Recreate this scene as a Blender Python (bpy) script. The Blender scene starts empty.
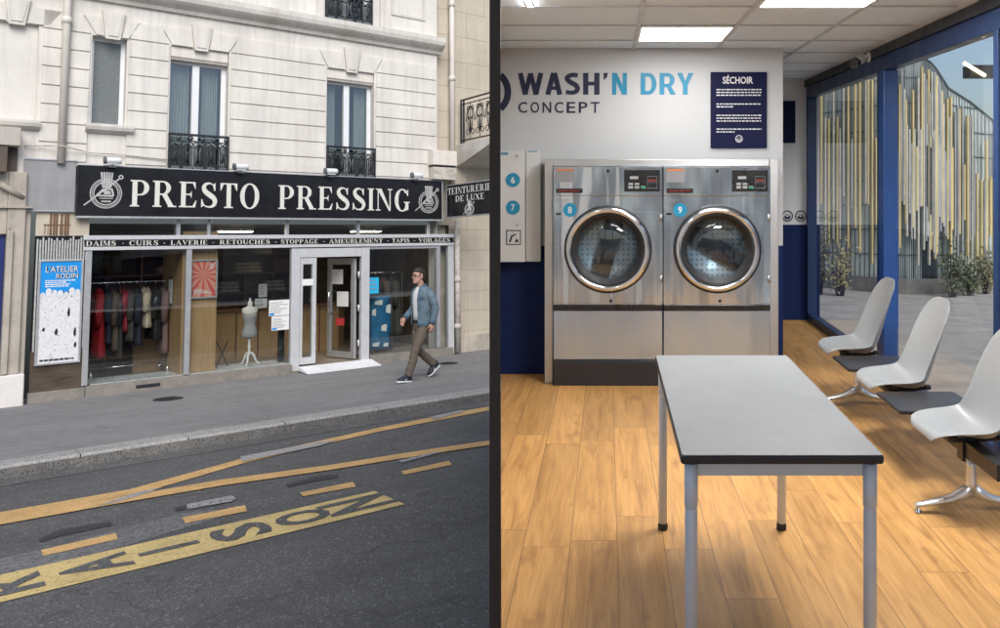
import bpy, bmesh, math, random
from mathutils import Vector as V, Matrix
random.seed(7)
sc = bpy.context.scene
COL = sc.collection
PI = math.pi
# ---------------------------------------------------------------- camera frame
F, PX, PY, EYE = 830.0, 607.0, 170.0, 1.545
cam_d = bpy.data.cameras.new("camera"); cam = bpy.data.objects.new("camera", cam_d); COL.objects.link(cam)
cam.location = (0, 0, EYE); cam.rotation_euler = (PI/2, 0, 0)
cam_d.sensor_width = 36; cam_d.sensor_fit = 'HORIZONTAL'; cam_d.lens = F/1000*36
cam_d.shift_x = (500-PX)/1000; cam_d.shift_y = (PY-314)/1000
cam_d.clip_start = .05; cam_d.clip_end = 2000
sc.camera = cam
# ---------------------------------------------------------------- the two places
# W: the room, its axes are the world's.  L: the street, which climbs a little: x along the shop fronts, y into the buildings, z up
def ray(x, y): return V(((x-PX)/F, 1, -(y-PY)/F))
_p1 = ray(1537, 230); _p2 = ray(245, 230-.022*(245-1537))
LN = _p1.cross(_p2).normalized()
if LN.z < 0: LN = -LN
LU = _p1.normalized(); LW = LN.cross(LU)
HL = 2.03
def _g(x, y, z=0.0):
    d = ray(x, y); return d*(-(HL-z)/d.dot(LN))
LO = _g(240, 379)
ML = Matrix.Translation(LO+V((0, 0, EYE))) @ Matrix((LU, LW, LN)).transposed().to_4x4()
MF = {'L': ML, 'W': Matrix.Identity(4)}
def fa(x, y, w=0.0):                      # picture point -> (along, up) on the plane at depth w of the shop fronts
    d = ray(x, y); t = (LO.dot(LW)+w)/d.dot(LW); p = d*t-LO
    return p.dot(LU), p.dot(LN)
def fA(x, y, w=0.0): return fa(x, y, w)[0]
def fZ(x, y, w=0.0): return fa(x, y, w)[1]
def fg(x, y, z=0.0):                      # picture point -> (along, into) on the street plane at height z
    p = _g(x, y, z)-LO; return p.dot(LU), p.dot(LW)
def wp(x, y, Y): return (x-PX)/F*Y, EYE-(y-PY)/F*Y
# ---------------------------------------------------------------- mesh builder
class MB:
    def __init__(s): s.v = []; s.f = []; s.s = []
    def add(s, vs, fs, sm=False):
        o = len(s.v); s.v += [tuple(p) for p in vs]; s.f += [tuple(i+o for i in f) for f in fs]; s.s += [sm]*len(fs); return s
    def box(s, x0, x1, y0, y1, z0, z1):
        if x0 > x1: x0, x1 = x1, x0
        if y0 > y1: y0, y1 = y1, y0
        if z0 > z1: z0, z1 = z1, z0
        return s.add([(x0,y0,z0),(x1,y0,z0),(x1,y1,z0),(x0,y1,z0),(x0,y0,z1),(x1,y0,z1),(x1,y1,z1),(x0,y1,z1)],
              [(0,3,2,1),(4,5,6,7),(0,1,5,4),(1,2,6,5),(2,3,7,6),(3,0,4,7)])
    def prism(s, poly, d0, d1, ax='y'):   # poly in (x,z) for ax y, (x,y) for ax z, (y,z) for ax x
        m = {'y': lambda p,q,d:(p,d,q), 'z': lambda p,q,d:(p,q,d), 'x': lambda p,q,d:(d,p,q)}[ax]
        n = len(poly)
        vs = [m(p,q,d0) for p,q in poly]+[m(p,q,d1) for p,q in poly]
        return s.add(vs, [tuple(range(n))[::-1], tuple(range(n,2*n))]+[(i,(i+1)%n,(i+1)%n+n,i+n) for i in range(n)])
    def face(s, pts): return s.add(pts, [tuple(range(len(pts)))])
    def tube(s, pts, r, n=8, closed=False, cap=True, ry=None):
        pts = [V(p) for p in pts]; N = len(pts)
        rs = r if isinstance(r, (list, tuple)) else [r]*N
        vs = []; prev = None
        for i, p in enumerate(pts):
            if closed: t = pts[(i+1) % N]-pts[i-1]
            else: t = pts[min(i+1, N-1)]-pts[max(i-1, 0)]
            t = t.normalized() if t.length > 1e-9 else V((0,0,1))
            if prev is None:
                a = V((0,0,1)) if abs(t.z) < .9 else V((1,0,0)); x = a.cross(t).normalized()
            else:
                x = (prev-t*prev.dot(t)).normalized()
            prev = x; y = t.cross(x)
            for k in range(n):
                a = 2*PI*k/n; vs.append(p+x*math.cos(a)*rs[i]+y*math.sin(a)*(rs[i] if ry is None else ry))
        fs = []
        for i in range(N if closed else N-1):
            j = (i+1) % N
            for k in range(n): fs.append((i*n+k, i*n+(k+1)%n, j*n+(k+1)%n, j*n+k))
        s.add(vs, fs, True)
        if cap and not closed:
            o = len(s.v)-len(vs)
            s.f += [tuple(o+k for k in range(n))[::-1], tuple(o+(N-1)*n+k for k in range(n))]; s.s += [False, False]
        return s
    def lathe(s, prof, c=(0,0,0), n=24, sx=1, sy=1, ax='z', sm=True, cap=True):
        vs = []
        for r, h in prof:
            for k in range(n):
                a = 2*PI*k/n; p, q = r*math.cos(a)*sx, r*math.sin(a)*sy
                vs.append({'z':(c[0]+p,c[1]+q,c[2]+h),'y':(c[0]+p,c[1]+h,c[2]+q),'x':(c[0]+h,c[1]+p,c[2]+q)}[ax])
        m = len(prof); fs = [(i*n+k, i*n+(k+1)%n, (i+1)*n+(k+1)%n, (i+1)*n+k) for i in range(m-1) for k in range(n)]
        s.add(vs, fs, sm); o = len(s.v)-len(vs)
        if cap and prof[0][0] > 1e-6: s.f.append(tuple(o+k for k in range(n))[::-1]); s.s.append(False)
        if cap and prof[-1][0] > 1e-6: s.f.append(tuple(o+(m-1)*n+k for k in range(n))); s.s.append(False)
        return s
    def ell(s, c, rx, ry, rz, n=16, m=10):
        vs = [(c[0]+rx*math.sin(PI*i/m)*math.cos(2*PI*k/n), c[1]+ry*math.sin(PI*i/m)*math.sin(2*PI*k/n), c[2]+rz*math.cos(PI*i/m)) for i in range(m+1) for k in range(n)]
        return s.add(vs, [(i*n+k, (i+1)*n+k, (i+1)*n+(k+1)%n, i*n+(k+1)%n) for i in range(m) for k in range(n)], True)
    def loft(s, secs, cap=True, closed=True, sm=True):
        n = len(secs[0]); vs = [p for q in secs for p in q]; kk = n if closed else n-1
        s.add(vs, [(i*n+k, i*n+(k+1)%n, (i+1)*n+(k+1)%n, (i+1)*n+k) for i in range(len(secs)-1) for k in range(kk)], sm)
        o = len(s.v)-len(vs)
        if cap and closed:
            s.f += [tuple(o+k for k in range(n))[::-1], tuple(o+(len(secs)-1)*n+k for k in range(n))]; s.s += [False, False]
        return s
    def rbox(s, x0, x1, y0, y1, z0, z1, r=.01, ax='y', n=4):      # box with rounded corners seen along ax
        P = {'y':(x0,x1,z0,z1,y0,y1),'z':(x0,x1,y0,y1,z0,z1),'x':(y0,y1,z0,z1,x0,x1)}[ax]
        return s.prism(rrect(*P[:4], r, n), P[4], P[5], ax)
    def sheet(s, polys, fn, eps=.0004):   # flat pieces (lettering), each a hair above the last
        for k, p in enumerate(polys): s.add([fn(x, y, k % 7*eps) for x, y in p], [tuple(range(len(p)))])
        return s
    def build(s, name, mat, parent=None, off=(0,0,0), bevel=0, weld=False):
        me = bpy.data.meshes.new(name)
        ox, oy, oz = off
        me.from_pydata([(a-ox, b-oy, c-oz) for a, b, c in s.v], [], s.f)
        me.polygons.foreach_set('use_smooth', s.s)
        me.validate(); me.update()
        if isinstance(mat, str): mat = M[mat]
        me.materials.append(mat)
        ob = bpy.data.objects.new(name, me); COL.objects.link(ob)
        if weld:
            bm = bmesh.new(); bm.from_mesh(me); bmesh.ops.remove_doubles(bm, verts=bm.verts, dist=1e-5)
            bmesh.ops.recalc_face_normals(bm, faces=bm.faces); bm.to_mesh(me); bm.free()
        if parent is not None: ob.parent = parent
        if bevel:
            b = ob.modifiers.new('bevel', 'BEVEL'); b.width = bevel; b.segments = 2; b.limit_method = 'ANGLE'; b.angle_limit = .7
        return ob
def rrect(x0, x1, y0, y1, r, n=4):
    if x0 > x1: x0, x1 = x1, x0
    if y0 > y1: y0, y1 = y1, y0
    o = []
    for cx, cy, a in ((x1-r,y0+r,-PI/2),(x1-r,y1-r,0),(x0+r,y1-r,PI/2),(x0+r,y0+r,PI)):
        o += [(cx+r*math.cos(a+PI/2*i/n), cy+r*math.sin(a+PI/2*i/n)) for i in range(n+1)]
    return o
def tag(o, label=None, cat=None, group=None, kind=None):
    if label: o['label'] = label
    if cat: o['category'] = cat
    if group: o['group'] = group
    if kind: o['kind'] = kind
    return o
BASE = {}
def thing(name, label, cat, base, fr='W', rz=0, group=None):
    o = bpy.data.objects.new(name, None); COL.objects.link(o); o.empty_display_size = .1
    o.matrix_world = MF[fr] @ Matrix.Translation(base) @ Matrix.Rotation(rz, 4, 'Z')
    BASE[o.name] = tuple(base); return tag(o, label, cat, group)
def part(rt, name, mb, mat, bevel=0, local=False, sub=None, weld=False, label=None):
    o = mb.build(name, mat, sub or rt, (0,0,0) if local else BASE[rt.name], bevel, weld)
    if label: o['label'] = label
    return o
def single(name, label, cat, mb, mat, base, fr='W', group=None, bevel=0, kind=None, weld=False):
    o = mb.build(name, mat, None, base, bevel, weld)
    o.matrix_world = MF[fr] @ Matrix.Translation(base)
    return tag(o, label, cat, group, kind)
def struct(name, mb, mat, fr='W', bevel=0, label=None):
    o = mb.build(name, mat, None, (0,0,0), bevel); o.matrix_world = MF[fr].copy()
    return tag(o, label, None, None, 'structure')
def copy_thing(o, label, loc=None, mw=None):
    c = o.copy(); COL.objects.link(c); c['label'] = label
    if mw is not None: c.matrix_world = mw
    for ch in list(o.children):
        k = ch.copy(); COL.objects.link(k); k.parent = c
        for g in list(ch.children):
            q = g.copy(); COL.objects.link(q); q.parent = k
    return c
# ---------------------------------------------------------------- materials
M = {}
def nodes(name):
    m = bpy.data.materials.new(name); m.use_nodes = True; nt = m.node_tree
    M[name] = m; return m, nt, nt.nodes['Principled BSDF'], nt.nodes['Material Output']
def nd(nt, t, **kw):
    n = nt.nodes.new(t)
    for k, v in kw.items():
        if k in ('operation', 'blend_type', 'data_type', 'noise_dimensions', 'offset', 'offset_frequency', 'squash', 'feature', 'distance', 'wave_type', 'bands_direction', 'distribution'): setattr(n, k, v)
        else: n.inputs[k].default_value = v
    return n
def ramp(nt, fac, stops):
    r = nt.nodes.new('ShaderNodeValToRGB'); e = r.color_ramp.elements
    while len(e) < len(stops): e.new(.5)
    for i, (p, c) in enumerate(stops): e[i].position = p; e[i].color = (*c, 1) if len(c) == 3 else c
    nt.links.new(fac, r.inputs[0]); return r
def mixc(nt, fac, a, b, mode='MIX'):
    m = nt.nodes.new('ShaderNodeMix'); m.data_type = 'RGBA'; m.blend_type = mode
    for i, val in ((0, fac), (6, a), (7, b)):
        if hasattr(val, 'is_linked') or hasattr(val, 'links'): nt.links.new(val, m.inputs[i])
        else: m.inputs[i].default_value = val if i == 0 else (*val, 1)
    return m.outputs[2]
def coords(nt, stretch=(1,1,1)):
    t = nt.nodes.new('ShaderNodeTexCoord'); mp = nt.nodes.new('ShaderNodeMapping'); mp.inputs['Scale'].default_value = stretch
    nt.links.new(t.outputs['Object'], mp.inputs['Vector']); return mp.outputs[0]
def noise(nt, vec, scale, detail=5, rough=.6):
    n = nd(nt, 'ShaderNodeTexNoise', Scale=scale, Detail=detail, Roughness=rough); nt.links.new(vec, n.inputs['Vector']); return n.outputs['Fac']
def pm(name, col, rough=.6, metal=0., var=.15, scale=5., bump=0., bscale=60., stretch=(1,1,1), spec=.5, coat=0., rvar=.1, dark=None, streak=0.):
    m, nt, b, out = nodes(name); L = nt.links.new
    vec = coords(nt, stretch); n1 = noise(nt, vec, scale)
    lo = tuple(c*(1-var) for c in col); hi = tuple(min(1, c*(1+var)) for c in col)
    c = ramp(nt, n1, [(.3, lo), (.7, hi)]).outputs[0]
    if dark:                                # patches of dirt
        n2 = noise(nt, coords(nt, (1,1,1)), scale*.35, 8, .7)
        c = mixc(nt, ramp(nt, n2, [(.5, (0,0,0)), (.75, (1,1,1))]).outputs[0], c, dark)
    if streak:
        n3 = noise(nt, coords(nt, (5,5,.35)), 1.6, 6, .65)
        c = mixc(nt, ramp(nt, n3, [(.45, (0,0,0)), (.8, (streak,)*3)]).outputs[0], c, tuple(x*.45 for x in col))
    L(c, b.inputs['Base Color'])
    b.inputs['Metallic'].default_value = metal; b.inputs['Specular IOR Level'].default_value = spec; b.inputs['Coat Weight'].default_value = coat
    rr = ramp(nt, noise(nt, vec, scale*2.3), [(.3, (max(0, rough-rvar),)*3), (.7, (min(1, rough+rvar),)*3)])
    L(rr.outputs[0], b.inputs['Roughness'])
    if bump:
        bn = nd(nt, 'ShaderNodeBump', Strength=bump, Distance=.01); L(noise(nt, vec, bscale), bn.inputs['Height']); L(bn.outputs[0], b.inputs['Normal'])
    return m
def glass(name, tint=(.9,.93,.92), rough=.0, boost=1.0, ior=1.5, wobble=0.):
    m, nt, b, out = nodes(name); L = nt.links.new; nt.nodes.remove(b)
    t = nd(nt, 'ShaderNodeBsdfTransparent', Color=(*tint, 1)); g = nd(nt, 'ShaderNodeBsdfGlossy', Roughness=rough)
    g.inputs['Color'].default_value = (.95,.97,1,1)
    lw = nd(nt, 'ShaderNodeLayerWeight', Blend=.5); pw_ = nd(nt, 'ShaderNodeMath', operation='POWER'); pw_.inputs[1].default_value = 4.5; L(lw.outputs['Facing'], pw_.inputs[0])
    fr = nd(nt, 'ShaderNodeMath', operation='MULTIPLY_ADD'); fr.inputs[1].default_value = .9; fr.inputs[2].default_value = .028; L(pw_.outputs[0], fr.inputs[0])   # same from both sides of the sheet
    mu = nd(nt, 'ShaderNodeMath', operation='MULTIPLY'); mu.inputs[1].default_value = boost; mu.use_clamp = True
    L(fr.outputs[0], mu.inputs[0]); mx = nt.nodes.new('ShaderNodeMixShader'); L(mu.outputs[0], mx.inputs[0]); L(t.outputs[0], mx.inputs[1]); L(g.outputs[0], mx.inputs[2])
    if wobble:
        bn = nd(nt, 'ShaderNodeBump', Strength=wobble, Distance=.02); L(noise(nt, coords(nt), 1.5, 2), bn.inputs['Height']); L(bn.outputs[0], g.inputs['Normal'])
    L(mx.outputs[0], out.inputs['Surface']); return m
def glow(name, col, s):
    m, nt, b, out = nodes(name); b.inputs['Emission Color'].default_value = (*col, 1); b.inputs['Emission Strength'].default_value = s
    b.inputs['Base Color'].default_value = (.8,.8,.8,1); return m
# ---------------------------------------------------------------- lettering
def qs(x0, y0, x1, y1): return [(x0,y0),(x1,y0),(x1,y1),(x0,y1)]
def arc(cx, cy, ro, so, ri, si, t0, t1, n=14):          # a bow between an outer and an inner ellipse
    o = []
    for i in range(n):
        a, b = math.radians(t0+(t1-t0)*i/n), math.radians(t0+(t1-t0)*(i+1)/n)
        o.append([(cx+ri*math.cos(a), cy+si*math.sin(a)), (cx+ro*math.cos(a), cy+so*math.sin(a)), (cx+ro*math.cos(b), cy+so*math.sin(b)), (cx+ri*math.cos(b), cy+si*math.sin(b))])
    return o
def spl(pts, n=5):                                      # stroke with changing width through the points
    P = []
    for i in range(len(pts)-1):
        p0, p1, p2, p3 = pts[max(i-1,0)], pts[i], pts[i+1], pts[min(i+2,len(pts)-1)]
        for k in range(n):
            t = k/n; P.append([.5*((2*b)+(c-a)*t+(2*a-5*b+4*c-d)*t*t+(-a+3*b-3*c+d)*t**3) for a,b,c,d in zip(p0,p1,p2,p3)])
    P.append(list(pts[-1])); E = []
    for i, p in enumerate(P):
        q, r = P[max(i-1,0)], P[min(i+1,len(P)-1)]; dx, dy = r[0]-q[0], r[1]-q[1]; l = math.hypot(dx, dy) or 1
        E.append(((p[0]-dy/l*p[2]/2, p[1]+dx/l*p[2]/2), (p[0]+dy/l*p[2]/2, p[1]-dx/l*p[2]/2)))
    return [[E[i][1], E[i+1][1], E[i+1][0], E[i][0]] for i in range(len(E)-1)]
def stem(x, w=.19, a=.08): return [qs(x,0,x+w,1), qs(x-a,0,x+w+a,.05), qs(x-a,.95,x+w+a,1)]
def gl(ch):
    S = stem(.1)
    if ch == 'I': return S, .39
    if ch == 'P': return S+[qs(.29,.945,.4,1), qs(.29,.42,.4,.475)]+arc(.4,.71,.34,.29,.15,.235,-90,90), .8
    if ch == 'R': return S+[qs(.29,.945,.4,1), qs(.29,.46,.42,.515)]+arc(.4,.73,.33,.27,.15,.215,-90,90)+[[(.38,.47),(.58,.49),(.86,.03),(.64,.03)], qs(.62,0,.96,.05)], .98
    if ch == 'E': return S+[qs(.29,.945,.66,1), [(.57,.945),(.68,.72),(.70,.72),(.68,1)], qs(.29,0,.68,.055), [(.57,.055),(.68,0),(.74,.28),(.71,.28)], qs(.29,.48,.5,.535), [(.44,.5),(.53,.36),(.53,.65)]], .80
    if ch == 'F': return S+[qs(.29,.945,.66,1), [(.57,.945),(.68,.72),(.70,.72),(.68,1)], qs(.29,.48,.5,.535), [(.44,.5),(.53,.36),(.53,.65)]], .76
    if ch == 'L': return S+[qs(.29,0,.66,.055), [(.52,.055),(.66,0),(.72,.32),(.69,.32)]], .76
    if ch == 'S': return spl([(.60,.78,.04),(.55,.91,.05),(.39,.97,.07),(.23,.91,.13),(.17,.77,.18),(.26,.62,.2),(.43,.50,.21),(.59,.38,.2),(.65,.24,.18),(.58,.09,.13),(.40,.03,.07),(.20,.09,.05),(.12,.25,.04)])+[[(.60,.68),(.655,.68),(.655,1.0),(.57,.93)], [(.07,0),(.16,.07),(.12,.33),(.07,.33)]], .78
    if ch == 'T': return [qs(.3,0,.49,1), qs(.2,0,.59,.05), qs(.03,.945,.76,1), [(.03,.70),(.06,.70),(.17,.945),(.03,1)], [(.76,.70),(.73,.70),(.62,.945),(.76,1)]], .79
    if ch == 'O': return arc(.47,.5,.43,.53,.23,.475,0,360,32), .94
    if ch == 'D': return S+[qs(.29,.945,.42,1), qs(.29,0,.42,.055)]+arc(.42,.5,.47,.5,.27,.445,-90,90,20), .96
    if ch == 'N': return [qs(.11,0,.165,1), qs(.01,0,.27,.05), qs(.01,.95,.2,1), [(.08,1),(.32,1),(.82,.0),(.74,-.02)], qs(.76,0,.82,1), qs(.66,.95,.92,1)], .95
    if ch == 'G': return arc(.47,.5,.43,.53,.22,.475,42,318,26)+[qs(.64,.06,.82,.42), qs(.55,.38,.90,.43), [(.72,.78),(.77,.70),(.81,.70),(.81,1),(.78,1)], [(.6,.0),(.82,.06),(.66,.2),(.58,.05)]], .95
    if ch == 'C': return arc(.47,.5,.43,.53,.22,.475,42,318,26)+[[(.72,.78),(.77,.68),(.81,.68),(.81,1),(.78,1)], [(.76,.19),(.79,.13),(.84,.24),(.80,.26)]], .88
    if ch == 'A': return [[(.08,.03),(.15,.03),(.47,.9),(.43,1)], [(.40,1),(.49,1.02),(.90,.03),(.67,.03)], qs(0,0,.26,.05), qs(.58,0,.97,.05), qs(.24,.3,.66,.36)], .96
    if ch == 'U': return [qs(.1,.32,.29,1), qs(.01,.95,.38,1), qs(.71,.3,.77,1), qs(.62,.95,.87,1)]+arc(.435,.33,.335,.35,.145,.29,180,360,16), .9
    if ch == 'X': return [[(.06,.97),(.30,.97),(.88,.03),(.64,.03)], [(.06,.03),(.14,.03),(.82,.97),(.74,.97)], qs(0,0,.26,.05), qs(.56,0,.95,.05), qs(0,.95,.38,1), qs(.65,.95,.92,1)], .95
    if ch == 'V': return [[(.07,.97),(.30,.97),(.53,.1),(.45,-.02)], [(.43,-.02),(.50,.05),(.84,.97),(.77,.97)], qs(0,.95,.38,1), qs(.66,.95,.93,1)], .93
    if ch == 'M': return [qs(.1,0,.155,1), qs(.01,0,.26,.05), qs(.01,.95,.2,1), [(.1,1),(.31,1),(.60,.0),(.52,.0)], [(.52,0),(.58,0),(.90,1),(.84,1)], qs(.84,0,1.03,1), qs(.76,0,1.11,.05), qs(.9,.95,1.11,1)], 1.13
    if ch == 'H': return S+[qs(.66,0,.85,1), qs(.58,0,.93,.05), qs(.58,.95,.93,1), qs(.29,.47,.66,.53)], .95
    if ch == 'B': return S+[qs(.29,.945,.42,1), qs(.29,.49,.42,.54), qs(.29,0,.42,.055)]+arc(.4,.755,.3,.245,.12,.19,-90,90)+arc(.42,.26,.36,.26,.16,.205,-90,90), .84
    if ch == '-': return [qs(.05,.38,.40,.46)], .45
    return [], .38
def serif(text, gap=.04):
    out = []; x = 0
    for ch in text:
        g, w = gl(ch); out += [[(p+x, q) for p, q in poly] for poly in g]; x += w+gap
    return [[(p/(x-gap), q) for p, q in poly] for poly in out]
def sans(text, bold=0.0, space=1.0, align='LEFT'):      # built-in face turned into polygons, fitted to the unit box
    cu = bpy.data.curves.new('t', 'FONT'); cu.body = text; cu.size = 1; cu.offset = bold; cu.space_character = space; cu.align_x = align; cu.resolution_u = 3
    ob = bpy.data.objects.new('t', cu); COL.objects.link(ob)
    me = bpy.data.meshes.new_from_object(ob.evaluated_get(bpy.context.evaluated_depsgraph_get()))
    ps = [[(me.vertices[i].co.x, me.vertices[i].co.y) for i in f.vertices] for f in me.polygons]
    bpy.data.objects.remove(ob); bpy.data.curves.remove(cu); bpy.data.meshes.remove(me)
    xs = [p[0] for q in ps for p in q]; ys = [p[1] for q in ps for p in q]
    x0, x1, y0, y1 = min(xs), max(xs), min(ys), max(ys)
    return [[((x-x0)/(x1-x0), (y-y0)/(y1-y0)) for x, y in q] for q in ps]
def on_front(x0, x1, z0, z1, y):                        # lettering on a face that looks towards -y
    return lambda p, q, k: (x0+(x1-x0)*p, y-k, z0+(z1-z0)*q)
def words(mb, x0, x1, z1, rows, h, pitch, y, seed=1, wmin=.02, wmax=.07):   # rows of tiny print too small to read
    r = random.Random(seed)
    for i, full in enumerate(rows):
        x = x0; z = z1-i*pitch
        while full and x < x0+(x1-x0)*full-.004:
            w = min(r.uniform(wmin, wmax)*(x1-x0)*2, x0+(x1-x0)*full-x); mb.face([(x,y,z-h),(x+w,y,z-h),(x+w,y,z),(x,y,z)]); x += w+(x1-x0)*.02
    return mb
# ---------------------------------------------------------------- street: materials
pm('stone', (.70,.668,.615), .85, var=.09, scale=1.7, bump=.15, bscale=90, dark=(.60,.56,.51), streak=.42)
pm('stone_trim', (.65,.62,.57), .85, var=.08, scale=4, bump=.15, bscale=90, dark=(.46,.42,.36), streak=.4)
pm('stone_dirty', (.44,.395,.335), .9, var=.16, scale=2.2, bump=.35, bscale=50, dark=(.20,.175,.15), streak=.6)
pm('stone_tan', (.52,.46,.37), .9, var=.10, scale=1.6, bump=.2, bscale=70, dark=(.40,.34,.27), streak=.35)
pm('white_plaster', (.70,.67,.64), .85, var=.05, scale=9, bump=.4, bscale=60, dark=(.52,.47,.42))
pm('pipe_cream', (.70,.655,.59), .6, var=.06, scale=6, streak=.4)
pm('pipe_peeling', (.55,.51,.45), .7, var=.2, scale=14, dark=(.12,.08,.06), streak=.5)
pm('iron_black', (.018,.021,.025), .45, var=.3, scale=20)
pm('iron_glint', (.10,.115,.13), .4, var=.5, scale=30)
pm('frame_white', (.74,.75,.76), .45, var=.04)
pm('alu', (.50,.51,.52), .38, .55, var=.08, scale=8, rvar=.08)
pm('alu_white', (.57,.58,.59), .38, .2, var=.06, scale=7)
pm('sign_black', (.010,.010,.012), .28, var=.3, scale=2, rvar=.06)
pm('letter_ivory', (.66,.645,.59), .5, var=.06, scale=8)
pm('letter_bright', (.86,.85,.80), .5, var=.04)
pm('letter_silver', (.50,.50,.48), .4, .25, var=.2, scale=25)
pm('panel_grey', (.33,.325,.325), .42, .25, var=.12, scale=2, streak=.3)
pm('marble_brown', (.085,.066,.05), .14, var=.45, scale=1.6, stretch=(1.2,1,9), rvar=.05)
pm('sill_stone', (.22,.20,.175), .8, var=.2, scale=6, bump=.3)
pm('tile_white', (.60,.62,.63), .3, var=.06, scale=5)
pm('wood_shop', (.42,.265,.13), .45, var=.14, scale=3, stretch=(9,9,1))
pm('wood_dark', (.16,.085,.045), .5, var=.25, scale=3, stretch=(1,9,9))
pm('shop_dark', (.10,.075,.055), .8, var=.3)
pm('shop_floor', (.26,.22,.17), .4, var=.15)
pm('curtain', (.42,.40,.37), .9, var=.25, scale=6, stretch=(9,9,.4))
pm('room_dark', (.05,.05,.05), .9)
pm('frost', (.16,.175,.17), .22, var=.18, scale=7, stretch=(1.5,1,5))
pm('lamp_white', (.66,.67,.68), .35, var=.08)
pm('rubber', (.02,.02,.02), .6)
pm('chrome', (.72,.72,.73), .16, 1.0, var=.05)
pm('paper', (.72,.72,.70), .8, var=.03)
pm('ink', (.03,.03,.035), .7)
pm('ink_grey', (.22,.22,.23), .8)
pm('poster_blue', (.010,.27,.70), .35, var=.05)
pm('poster_ink', (.02,.02,.03), .4)
pm('cyan_paper', (.02,.40,.68), .5, var=.05)
pm('blue_cloth', (.015,.125,.26), .6, var=.35, scale=5)
pm('red_card', (.45,.04,.04), .5)
pm('door_blue', (.012,.022,.13), .4)
pm('fascia_brown', (.10,.075,.055), .6, var=.2)
pm('fascia_cream', (.46,.42,.37), .7, var=.12, stretch=(14,1,.6))
glass('shop_glass', (.93,.95,.94), 0, 3.0, wobble=.02)
glass('window_glass', (.8,.85,.85), 0, 3.6, wobble=.03)
glow('shop_lamp', (1,.86,.66), 24)
def art_mat():                                            # the white lower half of the poster: loose pen lines
    m, nt, b, out = nodes('poster_art'); vec = coords(nt, (1,1,1)); L = nt.links.new
    n = noise(nt, vec, 7, 2, .5)
    w = nd(nt, 'ShaderNodeMath', operation='MULTIPLY'); w.inputs[1].default_value = 7; L(n, w.inputs[0])
    f = nd(nt, 'ShaderNodeMath', operation='FRACT'); L(w.outputs[0], f.inputs[0])
    line = ramp(nt, f.outputs[0], [(.02, (.25,.25,.26)), (.10, (.70,.70,.71))])
    blot = ramp(nt, noise(nt, vec, 11, 1, .4), [(.76, (0,0,0)), (.775, (1,1,1))])
    L(mixc(nt, blot.outputs[0], line.outputs[0], (.03,.03,.035)), b.inputs['Base Color']); b.inputs['Roughness'].default_value = .35
art_mat()
def sun_art():                                            # rays fanning out of one point, red to pink to orange
    m, nt, b, out = nodes('poster_rays'); L = nt.links.new
    t = nt.nodes.new('ShaderNodeTexCoord'); sp = nt.nodes.new('ShaderNodeSeparateXYZ'); L(t.outputs['Object'], sp.inputs[0])
    at = nd(nt, 'ShaderNodeMath', operation='ARCTAN2'); L(sp.outputs[0], at.inputs[0]); L(sp.outputs[2], at.inputs[1])
    ml = nd(nt, 'ShaderNodeMath', operation='MULTIPLY'); ml.inputs[1].default_value = 1.9; L(at.outputs[0], ml.inputs[0])
    fr = nd(nt, 'ShaderNodeMath', operation='FRACT'); L(ml.outputs[0], fr.inputs[0])
    r = ramp(nt, fr.outputs[0], [(0, (.62,.05,.05)), (.25, (.66,.16,.13)), (.45, (.72,.42,.40)), (.6, (.68,.26,.05)), (.8, (.70,.35,.30)), (1, (.55,.03,.04))])
    L(r.outputs[0], b.inputs['Base Color']); b.inputs['Roughness'].default_value = .35
sun_art()
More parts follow.
